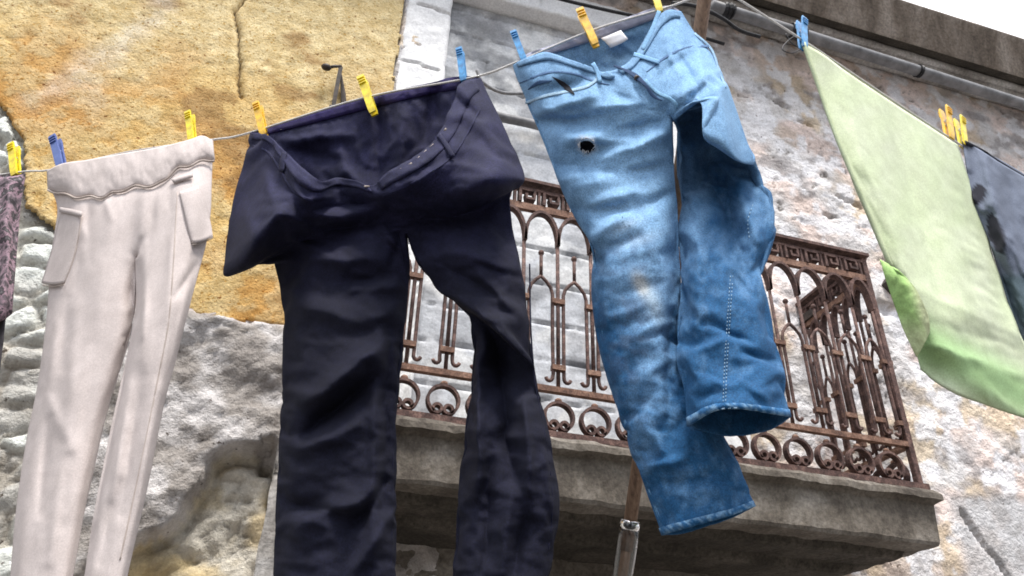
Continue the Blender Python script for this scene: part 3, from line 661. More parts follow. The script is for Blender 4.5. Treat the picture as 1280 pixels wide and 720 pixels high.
        c.vertex_group_mass = 'hold'; c.pin_stiffness = pinst; c.shrink_min = -grow; c.shrink_max = -grow
        c.effector_weights.gravity = grav; m.collision_settings.use_collision = False; m.collision_settings.use_self_collision = False
        m.point_cache.frame_start = 1; m.point_cache.frame_end = frames + 1
        for fr_ in range(1, frames + 1): SC.frame_set(fr_)
        dg = bpy.context.evaluated_depsgraph_get(); ev = o.evaluated_get(dg).to_mesh(); co_ = np.empty(len(used) * 3); ev.vertices.foreach_get('co', co_); co_ = co_.reshape(-1, 3)
        o.evaluated_get(dg).to_mesh_clear(); bpy.data.objects.remove(o); bpy.data.meshes.remove(me); SC.frame_set(1)
        q = (co_ - CAM) @ R; P[all_] = np.stack([CX + F * q[:, 0] / -q[:, 2], CY - F * q[:, 1] / -q[:, 2], (co_ - G.p) @ G.n], 1)[inv]
        s.P = [P]
        if hasattr(s, 'IX'):
            for k_, i_ in s.IX.items(): setattr(s, k_, P[i_])
            s.F = np.concatenate([P[s.IX[k_]].reshape(-1, 3) for k_ in ('TF', 'LF', 'RF')])
        else: s.F = P
        return s
    def sheet(s, rows, m, fold=None, step=3.0):
        A = dense(rows, m, step)
        if fold is not None: A[..., 2] += fold(A)
        i = s.put(A); s.f += gridfaces(i); s.A = A
        s.F = A.reshape(-1, 3) if not hasattr(s, 'F') else np.concatenate([s.F, A.reshape(-1, 3)]); return s
    def build(s, name, mat, parent, G, tintf=None, thick=.0022, sub_=0):
        P = np.concatenate(s.P); V = G.at(P[:, 0], P[:, 1], P[:, 2])
        o = obj(name, V, s.f, mat, parent, smooth=True, tint=tintf(P) if tintf else None)
        if sub_: m = o.modifiers.new('smooth', 'SUBSURF'); m.levels = m.render_levels = sub_
        m = o.modifiers.new('thickness', 'SOLIDIFY'); m.thickness = thick; m.offset = 0
        return o
def drape(Fv, pts, off):
    """nearest depth of a garment's front, so that seams, pockets and labels lie on the cloth"""
    out = []
    for p in pts:
        q = (Fv[:, 0] - p[0]) ** 2 + (Fv[:, 1] - p[1]) ** 2; i = np.argsort(q)[:6]
        out.append((p[0], p[1], Fv[i, 2].mean() + off))
    return np.array(out)
def polypts(pix, stepp=5.0):
    pix = np.array(pix, float); s = np.concatenate([[0], np.cumsum(np.hypot(*np.diff(pix, axis=0).T))])
    n = max(3, int(s[-1] / stepp)); return hermite(s, pix, np.linspace(0, s[-1], n)) if len(pix) > 2 else pix[0] + (pix[1] - pix[0]) * np.linspace(0, 1, n)[:, None]
def seam(name, pix, Gm, G, r, mat, parent, off=.002, dash=None, label=None):
    Q = drape(Gm.F, polypts(pix), off); V = G.at(Q[:, 0], Q[:, 1], Q[:, 2]); mb = MB()
    if dash is None: mb.tube(V, r, 6)
    else:
        t = np.linspace(0, len(V) - 1, dash * 2 + 1)
        for k in range(dash):
            a, b = [np.array([np.interp(x, np.arange(len(V)), V[:, j]) for j in range(3)]) for x in (t[2 * k], t[2 * k + 1])]
            mb.tube([a, (a + b) / 2, b], r, 5)
    return mb.out(name, mat, parent, smooth=True, label=label)
def patch(name, rows, Gm, G, off, mat, parent, m=14, thick=.003, lift=0.0, tint=None, label=None, step=4.0):
    """a piece of cloth sewn on: rows of positions, laid on the garment's front"""
    rr = [arc_resample(r, 7) for r in rows]; A = dense(rr, m, step)
    D = drape(Gm.F, A.reshape(-1, 3)[:, :2], off).reshape(A.shape)
    k = np.ones((3, 3)) / 9
    z = D[..., 2]; zp = np.pad(z, 2, mode='edge')
    z = sum(zp[i:i + z.shape[0], j:j + z.shape[1]] for i in range(5) for j in range(5)) / 25
    if lift:
        u = np.linspace(0, 1, z.shape[1])[None, :]; v = np.linspace(0, 1, z.shape[0])[:, None]; z = z + lift * np.sin(np.pi * u) ** .7 * (.35 + .65 * v)
    D[..., 2] = z
    V = G.at(D[..., 0], D[..., 1], D[..., 2]).reshape(-1, 3); idx = np.arange(len(V)).reshape(z.shape)
    t = None
    if tint is not None: t = tint(D.reshape(-1, 3))
    return obj(name, V, gridfaces(idx), mat, parent, smooth=True, solid=thick, tint=t, label=label)

def ribbon(name, pix, wd, Gm, G, off, mat, parent, tint=None, thick=.002, lift=0.0):
    Q = polypts(pix, 3.0); T = np.gradient(Q, axis=0); T /= np.linalg.norm(T, axis=1)[:, None] + 1e-9; Nn = np.stack([-T[:, 1], T[:, 0]], 1)
    n = len(Q); wv = np.broadcast_to(np.asarray(wd, float), (n,)) if np.ndim(wd) == 0 else np.interp(np.linspace(0, 1, n), np.linspace(0, 1, len(wd)), wd)
    rows = np.stack([Q + Nn * wv[:, None] * k for k in (-.5, -.25, 0, .25, .5)], 1); D = drape(Gm.F, rows.reshape(-1, 2), off).reshape(n, 5, 3)
    z = D[..., 2]; z = (np.roll(z, 1, 0) + z * 2 + np.roll(z, -1, 0)) / 4; z[0], z[-1] = D[0, :, 2], D[-1, :, 2]; D[..., 2] = z + lift * np.array((0, .7, 1, .7, 0))
    V = G.at(D[..., 0], D[..., 1], D[..., 2]).reshape(-1, 3); idx = np.arange(n * 5).reshape(n, 5)
    return obj(name, V, gridfaces(idx), mat, parent, smooth=True, solid=thick, tint=None if tint is None else np.tile(tint, (n * 5, 1)))
def sub(rows): return [np.array(r) for r in rows]
H = 8
# ------------------------------------------------------------------ jeans
jt = thing('jeans', 'faded blue denim jeans with a torn hole in one thigh and a stained knee', 'jeans', G1.at(np.array(745.), np.array(40.)))
fr = lambda l, r: full(l, r, H)
JTF = [fr([(641, 82, .0), (649, 77, .02), (662, 72, .035), (680, 66, .045), (709, 74, .07), (738, 84, .085), (752, 90, .09)], [(752, 90, .09), (768, 88, .09), (786, 78, .08), (800, 60, .06), (812, 38, .04), (824, 20, .02), (837, 13, .01), (852, 15, 0)]),
       fr([(645, 95, .0), (662, 94, .05), (690, 92, .07), (720, 98, .095), (750, 106, .10), (775, 112, .105)], [(775, 112, .105), (800, 98, .10), (822, 75, .085), (840, 52, .06), (856, 40, .03), (868, 40, .0)]),
       fr([(655, 118, .0), (680, 122, .06), (715, 126, .085), (750, 132, .10), (785, 132, .10), (815, 130, .10)], [(815, 130, .10), (840, 116, .11), (860, 98, .10), (878, 80, .07), (893, 72, .0)]),
       fr([(664, 142, .0), (700, 152, .05), (745, 158, .075), (790, 154, .085), (838, 143, .09)], [(838, 143, .09), (858, 130, .115), (876, 120, .125), (893, 116, .11), (903, 108, .05), (908, 104, .0)])]
JTB = [fr([(641, 82, 0), (655, 70, -.012), (690, 57, -.02), (740, 38, -.02), (752, 34, -.02)], [(752, 34, -.02), (790, 20, -.02), (820, 10, -.015), (838, 8, -.008), (852, 15, 0)]),
       fr([(645, 95, 0), (700, 92, -.05), (775, 80, -.055)], [(775, 80, -.055), (830, 60, -.05), (868, 40, 0)]),
       fr([(655, 118, 0), (730, 120, -.05), (815, 110, -.05)], [(815, 110, -.05), (860, 96, -.04), (893, 72, 0)]),
       fr([(664, 142, 0), (750, 142, -.05), (838, 142, -.03)], [(838, 142, -.03), (880, 130, -.04), (908, 104, 0)])]
lw = [((692, 205), (840, 205), .02, .05), ((714, 258), (846, 258), .02, .055), ((738, 310), (848, 310), .02, .06), ((742, 370), (848, 370), .02, .055), ((752, 432), (852, 430), .015, .05),
      ((776, 520), (880, 503), .01, .045), ((801, 592), (918, 572), .005, .04)]
JLF = [tube_row(a, b, mi, th, H) for a, b, mi, th in lw] + [np.array(arc_resample([(828, 668, 0), (846, 663, .025), (882, 653, .038), (916, 643, .028), (943, 632, 0)], H + 1))]
JLB = [tube_row(a, b, mi, th * .8, H, sgn=-1) for a, b, mi, th in lw] + [np.array(arc_resample([(828, 668, 0), (850, 667, -.025), (885, 657, -.035), (918, 645, -.025), (943, 632, 0)], H + 1))]
JRF = [np.array(arc_resample([(842, 152, .07), (858, 136, .105), (874, 126, .13), (893, 123, .135), (889, 140, .145), (880, 167, .15), (896, 176, .14), (920, 188, .10), (938, 190, .0)], H + 1)),
       np.array(arc_resample([(845, 150, -.08), (862, 132, -.11), (880, 124, -.12), (896, 126, -.12), (899, 142, -.12), (900, 158, -.11), (912, 170, -.09), (928, 180, -.06), (940, 198, -.02)], H + 1))]
rw = [((848, 196), (950, 216), (-.10, -.07), .004), ((852, 252), (972, 268), (-.03, -.015), .025), ((850, 330), (952, 338), .025, .055), ((850, 400), (962, 410), .05, .065), ((855, 470), (976, 470), .07, .07)]
JRF += [tube_row(a, b, mi, th, H) for a, b, mi, th in rw] + [np.array(arc_resample([(861, 531, .085), (876, 522, .125), (893, 513, .15), (917, 510, .16), (950, 514, .145), (987, 520, .085)], H + 1))]
JRB = [np.array(arc_resample([(842, 152, -.08), (890, 140, -.14), (938, 190, 0)], H + 1)), np.array(arc_resample([(845, 160, -.10), (895, 160, -.16), (940, 196, -.02)], H + 1))]
JRB += [tube_row(a, b, mi, max(th * .9, .03), H, sgn=-1) for a, b, mi, th in rw] + [np.array(arc_resample([(861, 531, .085), (880, 539, .05), (905, 544, .02), (940, 542, .02), (968, 534, .05), (987, 520, .085)], H + 1))]
jr = [(664, 112, 735, 100, 8, -.014), (668, 140, 740, 122, 8, .012), (672, 152, 745, 148, 8, -.014), (690, 168, 790, 176, 10, .010), (745, 200, 835, 168, 9, .011), (752, 216, 832, 205, 9, -.010), (700, 225, 760, 208, 8, .008), (845, 120, 890, 84, 6, .008), (855, 128, 885, 100, 5, -.008),
      (820, 100, 870, 62, 6, -.007), (880, 95, 905, 85, 5, .006), (735, 255, 800, 236, 7, .009), (800, 255, 840, 240, 7, -.010), (700, 180, 800, 150, 9, .010), (690, 205, 770, 215, 10, -.010), (720, 235, 830, 190, 14, .012), (715, 260, 800, 262, 9, -.008), (735, 300, 790, 262, 8, .010), (750, 312, 800, 290, 6, -.009),
      (745, 350, 800, 330, 7, .009), (765, 365, 830, 345, 6, -.008), (750, 330, 830, 300, 5, .006), (760, 395, 815, 372, 6, .009), (760, 410, 800, 395, 5, -.009), (770, 425, 835, 400, 6, .006),
      (775, 450, 815, 440, 5, -.007), (778, 475, 830, 455, 6, .007), (790, 500, 830, 490, 5, -.006), (800, 520, 850, 600, 9, .008), (820, 470, 830, 560, 7, .010), (838, 300, 838, 520, 7, -.010),
      (800, 585, 850, 575, 5, .005), (812, 610, 880, 600, 7, -.004), (680, 130, 740, 140, 7, -.008), (700, 145, 800, 128, 6, .007), (745, 165, 830, 150, 9, -.008), (800, 180, 838, 160, 8, .008),
      (888, 195, 935, 345, 15, -.038), (868, 190, 872, 400, 11, .012), (910, 205, 945, 300, 7, .014), (940, 215, 955, 300, 7, -.012), (900, 240, 915, 340, 5, -.006), (918, 340, 945, 375, 7, -.012), (905, 330, 935, 350, 5, .006),
      (880, 400, 935, 420, 6, -.007), (870, 440, 910, 420, 6, .007), (925, 435, 970, 450, 5, -.006), (870, 500, 900, 490, 6, -.006), (930, 480, 960, 500, 5, .005), (905, 345, 905, 505, 4, .003),
      (870, 60, 880, 110, 5, .008), (850, 70, 868, 110, 4, -.006), (835, 60, 850, 95, 4, .006), (865, 100, 900, 80, 5, -.007)]
jr = [(a, b, c_, d_, w_ * 1.15, h_ * (.5 if 325 < b < 515 and a < 845 else 1.7)) for a, b, c_, d_, w_, h_ in jr]
jfold = lambda A: wrinkles(A, jr, .0022, -.75, 26, 501, 2.2) + .0030 * (1 - np.minimum(np.abs(2 * fbm(A[..., 0] / 26 + A[..., 1] / 60, A[..., 1] / 19 - A[..., 0] / 70, 4, 507) - 1) * 1.8, 1)) ** 1.6 * sstep(230, 330, A[..., 1])
jb = lambda A: wrinkles(A, (), .004, .4, 20, 555, 2.0)
J = Garment().pants(JTF, JTB, JLF, JLB, JRF, JRB, H, 40, jfold, jb, 4.5, holes=[(733, 181, 9.5, 8.5)])
def jhold(P):
    w = np.full(len(P), .14); rl = P[:, 0] > np.interp(P[:, 1], [150, 300, 480, 530], [845, 849, 856, 862]); w = np.maximum(w, .9 * sstep(125, 60, P[:, 1])); w = np.maximum(w, .42 * sstep(430, 528, P[:, 1]) * rl * (P[:, 1] < 560)); w = np.maximum(w, .36 * sstep(560, 650, P[:, 1])); w = np.maximum(w, .35 * np.exp(-((P[:, 1] - 150) / 40) ** 2) * rl); return w
J.settle(G1, jhold, 16, .022, bend=9., grav=.08, lat=.02)
def blob(P, x, y, rx, ry, rot=0):
    c, s = math.cos(rot), math.sin(rot); u = (P[:, 0] - x) * c + (P[:, 1] - y) * s; v = -(P[:, 0] - x) * s + (P[:, 1] - y) * c
    return np.exp(-((u / rx) ** 2 + (v / ry) ** 2))
def jtint(P):
    px, py = P[:, 0], P[:, 1]; n = fbm(px / 30, py / 30, 4, 601); n2 = fbm(px / 8, py / 14, 3, 611)
    f = .62 * sstep(420, 130, py) + .5 * blob(P, 770, 230, 55, 70) + .35 * blob(P, 790, 330, 45, 90) + .42 * blob(P, 815, 420, 20, 110, .06) + .25 * blob(P, 700, 130, 60, 40) + .22 * blob(P, 880, 90, 50, 50)
    f = f * (1 - .55 * sstep(845, 870, px) * sstep(170, 240, py)) + .14 * blob(P, 868, 300, 18, 120)
    f = np.clip(f + .45 * (n - .5) + .35 * (n2 - .5) + .25 * (fbm(px / 3.2, py / 5, 3, 617) - .5), 0, 1)
    dark, lite = np.array((.012, .074, .180)), np.array((.22, .395, .61))
    c = dark * (1 - f[:, None]) + lite * f[:, None]
    st = np.clip(blob(P, 802, 357, 8, 15, -.5) * 1.1, 0, .75)[:, None]; c = c * (1 - st) + np.array((.42, .41, .37)) * st
    st = np.clip(blob(P, 817, 380, 10, 26, -.3) * .6, 0, 1)[:, None]; c = c * (1 - st) + np.array((.34, .42, .48)) * st
    st = np.clip(.7 * blob(P, 782, 282, 18, 6, -.4) + .5 * blob(P, 800, 300, 24, 7, -.3), 0, 1)[:, None] * .6; c = c * (1 - st) + np.array((.45, .55, .66)) * st
    wx_ = np.clip(.75 * sstep(.52, .66, fbm(px / 13, py / 9, 4, 631)) * blob(P, 790, 400, 40, 130), 0, 1)[:, None] * .55; c = c * (1 - wx_) + np.array((.07, .09, .14)) * wx_
    fr_ = (np.hypot((px - 733) / 13, (py - 181) / 12) < 1)[:, None] * .35; c = c * (1 - fr_) + np.array((.62, .68, .75)) * fr_
    return c
J.build('body', M['denim'], jt, G1, jtint, sub_=1)
# frayed rim of the hole
mb = MB()
for k in range(26):
    a = random.uniform(0, 2 * math.pi); r0, r1 = random.uniform(10, 12.5), random.uniform(7.8, 10); b = a + random.uniform(-.5, .5)
    Q = drape(J.F, [(733 + r0 * math.cos(a), 181 + r0 * .9 * math.sin(a)), (733 + r1 * math.cos(b), 181 + r1 * .9 * math.sin(b))], .003)
    Q[:, 2] += (0, .003); V = G1.at(Q[:, 0], Q[:, 1], Q[:, 2]); mb.tube([V[0], (V[0] + V[1]) / 2 + np.array((0, -.002, -.002)), V[1]], .0008, 4)
mb.out('frayed_edge', M['thread'], jt)
Q = drape(J.F, [(715, 160), (733, 160), (752, 160), (715, 181), (733, 181), (752, 181), (715, 205), (733, 205), (752, 205)], -.022)
V = G1.at(Q[:, 0], Q[:, 1], Q[:, 2]); obj('hole_backing', V, [(0, 1, 4, 3), (1, 2, 5, 4), (3, 4, 7, 6), (4, 5, 8, 7)], M['black_d'], jt, solid=.002)  # black sheet added so that the inside of the hole looks dark
def band(Gm, a0, n, off, name, mat, parent, G, tintf=None, cols=None, part='TF', thick=.004, side=1):
    A = getattr(Gm, part)[a0:a0 + n].copy()
    if cols: A = A[:, cols[0]:cols[1]]
    A[..., 2] += off * side
    V = G.at(A[..., 0], A[..., 1], A[..., 2]).reshape(-1, 3); idx = np.arange(len(V)).reshape(A.shape[:2])
    return obj(name, V, gridfaces(idx), mat, parent, smooth=True, solid=thick, tint=tintf(A.reshape(-1, 3)) if tintf else None)
jt2 = lambda P: jtint(P) * .92
wbj = band(J, 0, 4, .006, 'waistband', M['denim'], jt, G1, jt2, cols=(2, 44)); 
band(J, 0, 4, .006, 'waistband', M['denim'], jt, G1, jt2, cols=(46, 79))
band(J, 0, 4, .003, 'waistband_lining', M['denim_in'], jt, G1, part='TB', cols=(2, 79))
seam('button', [(795, 97), (797, 98)], J, G1, .0065, M['iron'], jt, .008)
def tinted(o, col):
    a = o.data.attributes.new('tint', 'FLOAT_COLOR', 'POINT'); a.data.foreach_set('color', list((*col, 1)) * len(o.data.vertices)); return o
for p in ([(741, 79), (747, 90), (750, 103)], [(792, 68), (806, 72), (824, 78)], [(824, 14), (813, 42), (803, 62)]):
    ribbon('belt_loop', p, 5.0, J, G1, .008, M['denim'], jt, (.15, .30, .48), .002, .001)
ribbon('pocket_edge', [(657, 129), (682, 120), (716, 113), (738, 106), (747, 97), (745, 90)], (3, 3.5, 3.5, 3.5, 3), J, G1, .003, M['denim'], jt, (.27, .40, .52), .002, .0006)
ribbon('pocket_lining', [(690, 96), (698, 101), (707, 108), (718, 118)], (0.5, 5, 7, 1), J, G1, .006, M['black_d'], jt, None, .001)
ribbon('pocket_lining', [(660, 112), (672, 104), (690, 101)], (1, 6, 1), J, G1, .004, M['denim'], jt, (.035, .08, .17), .001)
ribbon('fly_edge', [(767, 82), (782, 88), (797, 97), (808, 108), (818, 121), (828, 126)], (2, 3, 7, 4, 5, 1), J, G1, .009, M['denim'], jt, (.02, .05, .12), .001)
ribbon('fly_seam', [(806, 100), (822, 116), (838, 124), (846, 132), (845, 144)], 4, J, G1, .002, M['denim'], jt, (.17, .33, .50), .002, .0008)
ribbon('waist_seam', [(649, 104), (690, 90), (720, 93), (745, 102), (762, 106)], (1, 3, 2, 3, 1), J, G1, .002, M['denim'], jt, (.07, .14, .27), .001)
ribbon('waist_seam', [(808, 90), (838, 68), (866, 58), (886, 58)], (1, 3, 2, 3), J, G1, .002, M['denim'], jt, (.07, .14, .27), .001)
ribbon('side_seam', [(658, 124), (672, 156), (694, 204), (716, 256), (740, 308), (745, 370), (755, 432), (779, 520), (804, 590), (830, 664)], 3, J, G1, .0005, M['denim'], jt, (.10, .22, .38), .0015)
ribbon('back_seam', [(868, 42), (888, 60), (900, 92), (908, 110)], 2.5, J, G1, .0015, M['denim'], jt, (.26, .42, .58), .002, .0005)
seam('stitching', [(941, 256), (935, 275), (937, 300)], J, G1, .0011, M['stitch'], jt, .003, dash=9)
seam('stitching', [(916, 345), (911, 420), (908, 470), (907, 504)], J, G1, .0009, M['stitch'], jt, .002, dash=34)
seam('stitching', [(913, 345), (908, 420), (905, 470), (904, 505)], J, G1, .0009, M['stitch'], jt, .002, dash=34)
seam('stitching', [(778, 270), (781, 283), (790, 281)], J, G1, .0009, M['stitch'], jt, .003, dash=5)
hemt = lambda P: np.clip(jtint(P) * 1.1 + np.array((.05, .07, .08)) * sstep(.5, .62, fbm(P[:, 0] / 4, P[:, 1] / 4, 2, 641))[:, None] * 2.2, 0, .8)
for nm, part in (('hem', 'LF'), ('hem', 'RF')): 
    A = getattr(J, part); band(J, len(A) - 3, 3, .003, nm, M['denim'], jt, G1, hemt, part=part)
for part in ('LB', 'RB'): A = getattr(J, part); band(J, len(A) - 3, 3, .003, 'hem', M['denim'], jt, G1, hemt, part=part, side=-1)
seam('frayed_edge', [(862, 531), (878, 521), (890, 514), (905, 511), (925, 510)], J, G1, .0012, M['stitch'], jt, .005, dash=9)
# care label on the inside of the back
class _B: pass
bk = _B(); bk.F = J.TB.reshape(-1, 3)
patch('care_label', [[(751, 48), (764, 43), (776, 38)], [(757, 53), (770, 48), (781, 44)], [(763, 60), (775, 55), (785, 49)]], bk, G1, .016, M['white'], jt, m=10, thick=.0015, lift=.006)

# ------------------------------------------------------------------ black trousers
bt_ = thing('trousers', 'wide black cotton trousers hung open at the waist between beige trousers and jeans', 'trousers', G1.at(np.array(460.), np.array(130.)))
BTF = [fr([(312, 166, 0), (322, 165, .02), (336, 170, .05), (353, 186, .09), (378, 209, .13), (399, 226, .145), (408, 225, .09), (430, 223, .08), (465, 232, .12)], [(465, 232, .12), (490, 212, .14), (520, 196, .125), (552, 163, .09), (566, 127, .05), (580, 102, .025), (602, 98, 0)]),
       fr([(308, 182, 0), (320, 182, .025), (334, 188, .06), (352, 212, .105), (370, 240, .15), (394, 251, .16), (408, 240, .09), (430, 240, .075), (472, 246, .12)], [(472, 246, .12), (505, 233, .16), (535, 216, .155), (566, 192, .125), (584, 165, .085), (600, 135, .05), (612, 120, 0)]),
       fr([(305, 196, 0), (320, 198, .03), (338, 212, .075), (354, 228, .115), (374, 243, .14), (396, 256, .145), (410, 246, .085), (432, 247, .07), (474, 252, .10)], [(474, 252, .10), (506, 240, .14), (538, 224, .14), (572, 202, .12), (594, 172, .085), (612, 148, .05), (622, 140, 0)]),
       fr([(289, 265, .0), (310, 258, .055), (336, 247, .115), (358, 252, .145), (395, 268, .105), (476, 264, .055)], [(476, 264, .055), (515, 254, .09), (560, 233, .115), (594, 204, .135), (620, 190, .09), (643, 186, 0)]),
       fr([(282, 322, .0), (298, 316, .08), (322, 296, .145), (348, 272, .175), (400, 284, .05), (482, 276, .03)], [(482, 276, .03), (522, 268, .04), (570, 248, .095), (604, 228, .17), (632, 222, .13), (655, 217, 0)]),
       fr([(283, 344, .01), (303, 337, .045), (332, 320, .055), (362, 304, .04), (420, 292, .03), (486, 284, .03)], [(486, 284, .03), (525, 276, .02), (568, 266, .025), (606, 248, .06), (632, 240, .05), (651, 231, .01)]),
       fr([(318, 331, -.02), (335, 322, -.01), (354, 312, .01), (377, 302, .02), (430, 298, .035), (497, 287, .035)], [(497, 287, .035), (535, 281, .02), (570, 273, .01), (605, 260, .01), (625, 249, .005), (638, 244, -.01)]),
       fr([(343, 330, -.02), (360, 328, .015), (400, 322, .04), (460, 308, .045), (508, 292, .025)], [(508, 292, .025), (550, 291, .04), (600, 287, .035), (640, 284, -.01)])]
BTB = [fr([(312, 166, 0), (330, 160, -.012), (400, 139, -.02), (456, 123, -.02)], [(456, 123, -.02), (530, 106, -.02), (580, 96, -.012), (602, 98, 0)]),
       fr([(308, 182, 0), (390, 166, -.025), (465, 148, -.025)], [(465, 148, -.025), (540, 130, -.025), (612, 120, 0)]),
       fr([(305, 196, 0), (380, 190, -.03), (470, 170, -.03)], [(470, 170, -.03), (550, 150, -.03), (622, 140, 0)]),
       fr([(289, 265, 0), (380, 240, -.045), (476, 220, -.045)], [(476, 220, -.045), (560, 200, -.045), (643, 186, 0)]),
       fr([(282, 322, 0), (380, 270, -.05), (480, 250, -.05)], [(480, 250, -.05), (570, 235, -.05), (655, 217, 0)]),
       fr([(283, 344, .01), (380, 290, -.06), (485, 270, -.06)], [(485, 270, -.06), (570, 252, -.06), (651, 231, .01)]),
       fr([(318, 330, -.02), (390, 305, -.07), (496, 280, -.07)], [(496, 280, -.07), (570, 262, -.07), (638, 244, -.01)]),
       fr([(343, 330, -.02), (420, 318, -.08), (508, 292, -.06)], [(508, 292, -.06), (570, 288, -.07), (640, 284, -.01)])]
lw = [((352, 362), (511, 345), -.01, .06), ((355, 420), (504, 420), -.01, .065), ((352, 520), (496, 515), -.015, .065), ((346, 640), (494, 640), -.02, .06), ((343, 740), (493, 738), -.02, .06), ((341, 830), (492, 826), -.02, .06)]
BLF = [tube_row(a, b, mi, th, H) for a, b, mi, th in lw]; BLB = [tube_row(a, b, mi, th * .8, H, sgn=-1) for a, b, mi, th in lw]
BRF = [tube_row((520, 318), (648, 325), .0, .06, H), np.array(arc_resample([(545, 358, .01), (570, 362, .04), (600, 366, .055), (630, 372, .05), (658, 385, .0)], H + 1)),
       np.array(arc_resample([(572, 380, .02), (590, 389, .055), (612, 406, .075), (640, 432, .07), (667, 455, .01)], H + 1)),
       np.array(arc_resample([(588, 398, .0), (600, 402, .00), (615, 412, -.005), (640, 432, -.01), (668, 462, .0)], H + 1)),
       np.array(arc_resample([(592, 425, -.01), (606, 428, .005), (622, 440, -.03), (645, 458, -.015), (671, 480, .0)], H + 1))]
BRF += [tube_row(a, b, mi, th, H) for a, b, mi, th in [((588, 500), (678, 512), -.01, .045), ((580, 565), (690, 568), -.01, .055), ((574, 630), (697, 620), -.015, .055), ((567, 740), (684, 738), -.015, .055), ((562, 825), (678, 822), -.015, .055)]]
BRB = [tube_row(a, b, mi, th, H, sgn=-1) for a, b, mi, th in [((520, 318), (648, 325), .0, .06), ((545, 358), (658, 385), .005, .06), ((572, 380), (667, 455), .015, .075), ((588, 398), (668, 462), 0, .07), ((592, 425), (671, 480), -.005, .07),
       ((588, 500), (678, 512), -.01, .05), ((580, 565), (690, 568), -.01, .05), ((574, 630), (697, 620), -.015, .05), ((567, 740), (684, 738), -.015, .05), ((562, 825), (678, 822), -.015, .05)]]
br = [(385, 330, 480, 318, 16, .010), (430, 350, 500, 340, 10, -.010), (440, 360, 500, 355, 8, .010), (430, 375, 470, 352, 9, -.008), (370, 380, 440, 395, 18, .010), (440, 400, 495, 390, 12, .008), (365, 300, 430, 330, 10, .008),
      (385, 500, 480, 430, 16, .020), (380, 545, 470, 470, 14, -.026), (375, 560, 450, 530, 12, .012), (360, 630, 430, 640, 14, -.016), (370, 660, 470, 610, 14, .016), (430, 670, 485, 600, 10, -.012), (440, 720, 490, 640, 10, .010),
      (486, 400, 480, 640, 6, -.008), (470, 450, 465, 700, 8, .006), (560, 310, 640, 340, 14, .010), (550, 330, 620, 370, 9, -.008), (600, 345, 655, 400, 8, .008), (595, 330, 650, 345, 6, -.006),
      (600, 440, 598, 620, 8, .016), (625, 450, 640, 600, 14, -.022), (655, 500, 665, 640, 9, .016), (615, 560, 605, 720, 8, -.010), (640, 600, 625, 730, 8, .010), (665, 620, 640, 720, 7, -.010), (680, 560, 690, 640, 5, .006),
      (300, 240, 320, 310, 8, .008), (330, 215, 345, 260, 6, .008), (310, 280, 345, 270, 6, -.007), (620, 160, 630, 215, 8, .006), (600, 170, 625, 200, 6, -.006), (345, 195, 365, 215, 4, .006), (360, 215, 385, 235, 4, .006), (372, 226, 385, 248, 4, -.006), (500, 222, 530, 205, 4, .006), (520, 222, 560, 190, 5, -.007), (560, 150, 590, 140, 5, .008), (575, 125, 600, 150, 5, -.008), (395, 262, 470, 250, 6, -.010), (480, 285, 500, 310, 4, .012), (500, 290, 490, 330, 4, -.008)]
br = [(a, b, c_, d_, w_, h_ * 2.0) for a, b, c_, d_, w_, h_ in br]
bf = lambda A: wrinkles(A, br, .0036, .2, 26, 701, 2.2) + .0020 * (1 - np.minimum(np.abs(2 * fbm(A[..., 0] / 34 + .4 * A[..., 1] / 34, A[..., 1] / 20, 4, 717) - 1) * 2, 1)) ** 2
bbr = [(420, 190, 450, 240, 10, .012), (475, 130, 475, 240, 10, -.010), (505, 120, 500, 220, 12, .014), (540, 110, 530, 180, 8, -.012), (360, 175, 440, 170, 8, .010), (370, 190, 440, 205, 8, -.008), (550, 110, 545, 150, 8, -.015)]
bbr = [(a, b, c_, d_, w_, h_ * 2) for a, b, c_, d_, w_, h_ in bbr]
bb = lambda A: wrinkles(A, bbr, .0045, 1.4, 20, 755, 2.5)
K = Garment().pants(BTF, BTB, BLF, BLB, BRF, BRB, H, 44, bf, bb, 4.4)
def khold(P):
    w = np.full(len(P), .17); w = np.maximum(w, .28 * sstep(345, 300, P[:, 1])); w = np.maximum(w, .8 * (P[:, 2] < .03) * sstep(200, 150, P[:, 1])); w = np.maximum(w, .4 * np.exp(-((P[:, 1] - 400 - .9 * (P[:, 0] - 600)) / 18) ** 2) * (P[:, 0] > 560) * (P[:, 1] < 480)); return w
K.settle(G1, khold, 16, .021, bend=5., grav=.08, lat=.03)
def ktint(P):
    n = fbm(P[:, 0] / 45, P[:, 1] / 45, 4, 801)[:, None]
    return np.ones((len(P), 3)) * (.82 + .4 * n) + np.array((1.5, 1.35, 1.6)) * (sstep(400, 200, P[:, 1]) * (.45 + 1.1 * fbm(P[:, 0] / 20, P[:, 1] / 20, 4, 811)))[:, None]  # lighter violet towards the waist: skylight on the upper cloth put into its colour
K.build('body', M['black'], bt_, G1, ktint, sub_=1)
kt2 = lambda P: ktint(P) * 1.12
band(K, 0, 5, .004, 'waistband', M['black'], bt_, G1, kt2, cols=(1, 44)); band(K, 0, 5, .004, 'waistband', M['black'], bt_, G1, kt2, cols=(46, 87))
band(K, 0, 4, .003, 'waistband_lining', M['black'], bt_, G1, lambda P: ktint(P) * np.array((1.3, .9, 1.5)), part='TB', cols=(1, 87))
seam('stitching', [(500, 211), (518, 201), (530, 190), (546, 176)], K, G1, .0008, M['beige_s'], bt_, .006, dash=5)
seam('button', [(556, 163), (558, 161)], K, G1, .003, M['beige_s'], bt_, .007)
seam('button', [(513, 206), (515, 204)], K, G1, .0028, M['beige_s'], bt_, .007)
seam('button', [(456, 233), (461, 233)], K, G1, .0022, M['beige_s'], bt_, .007)
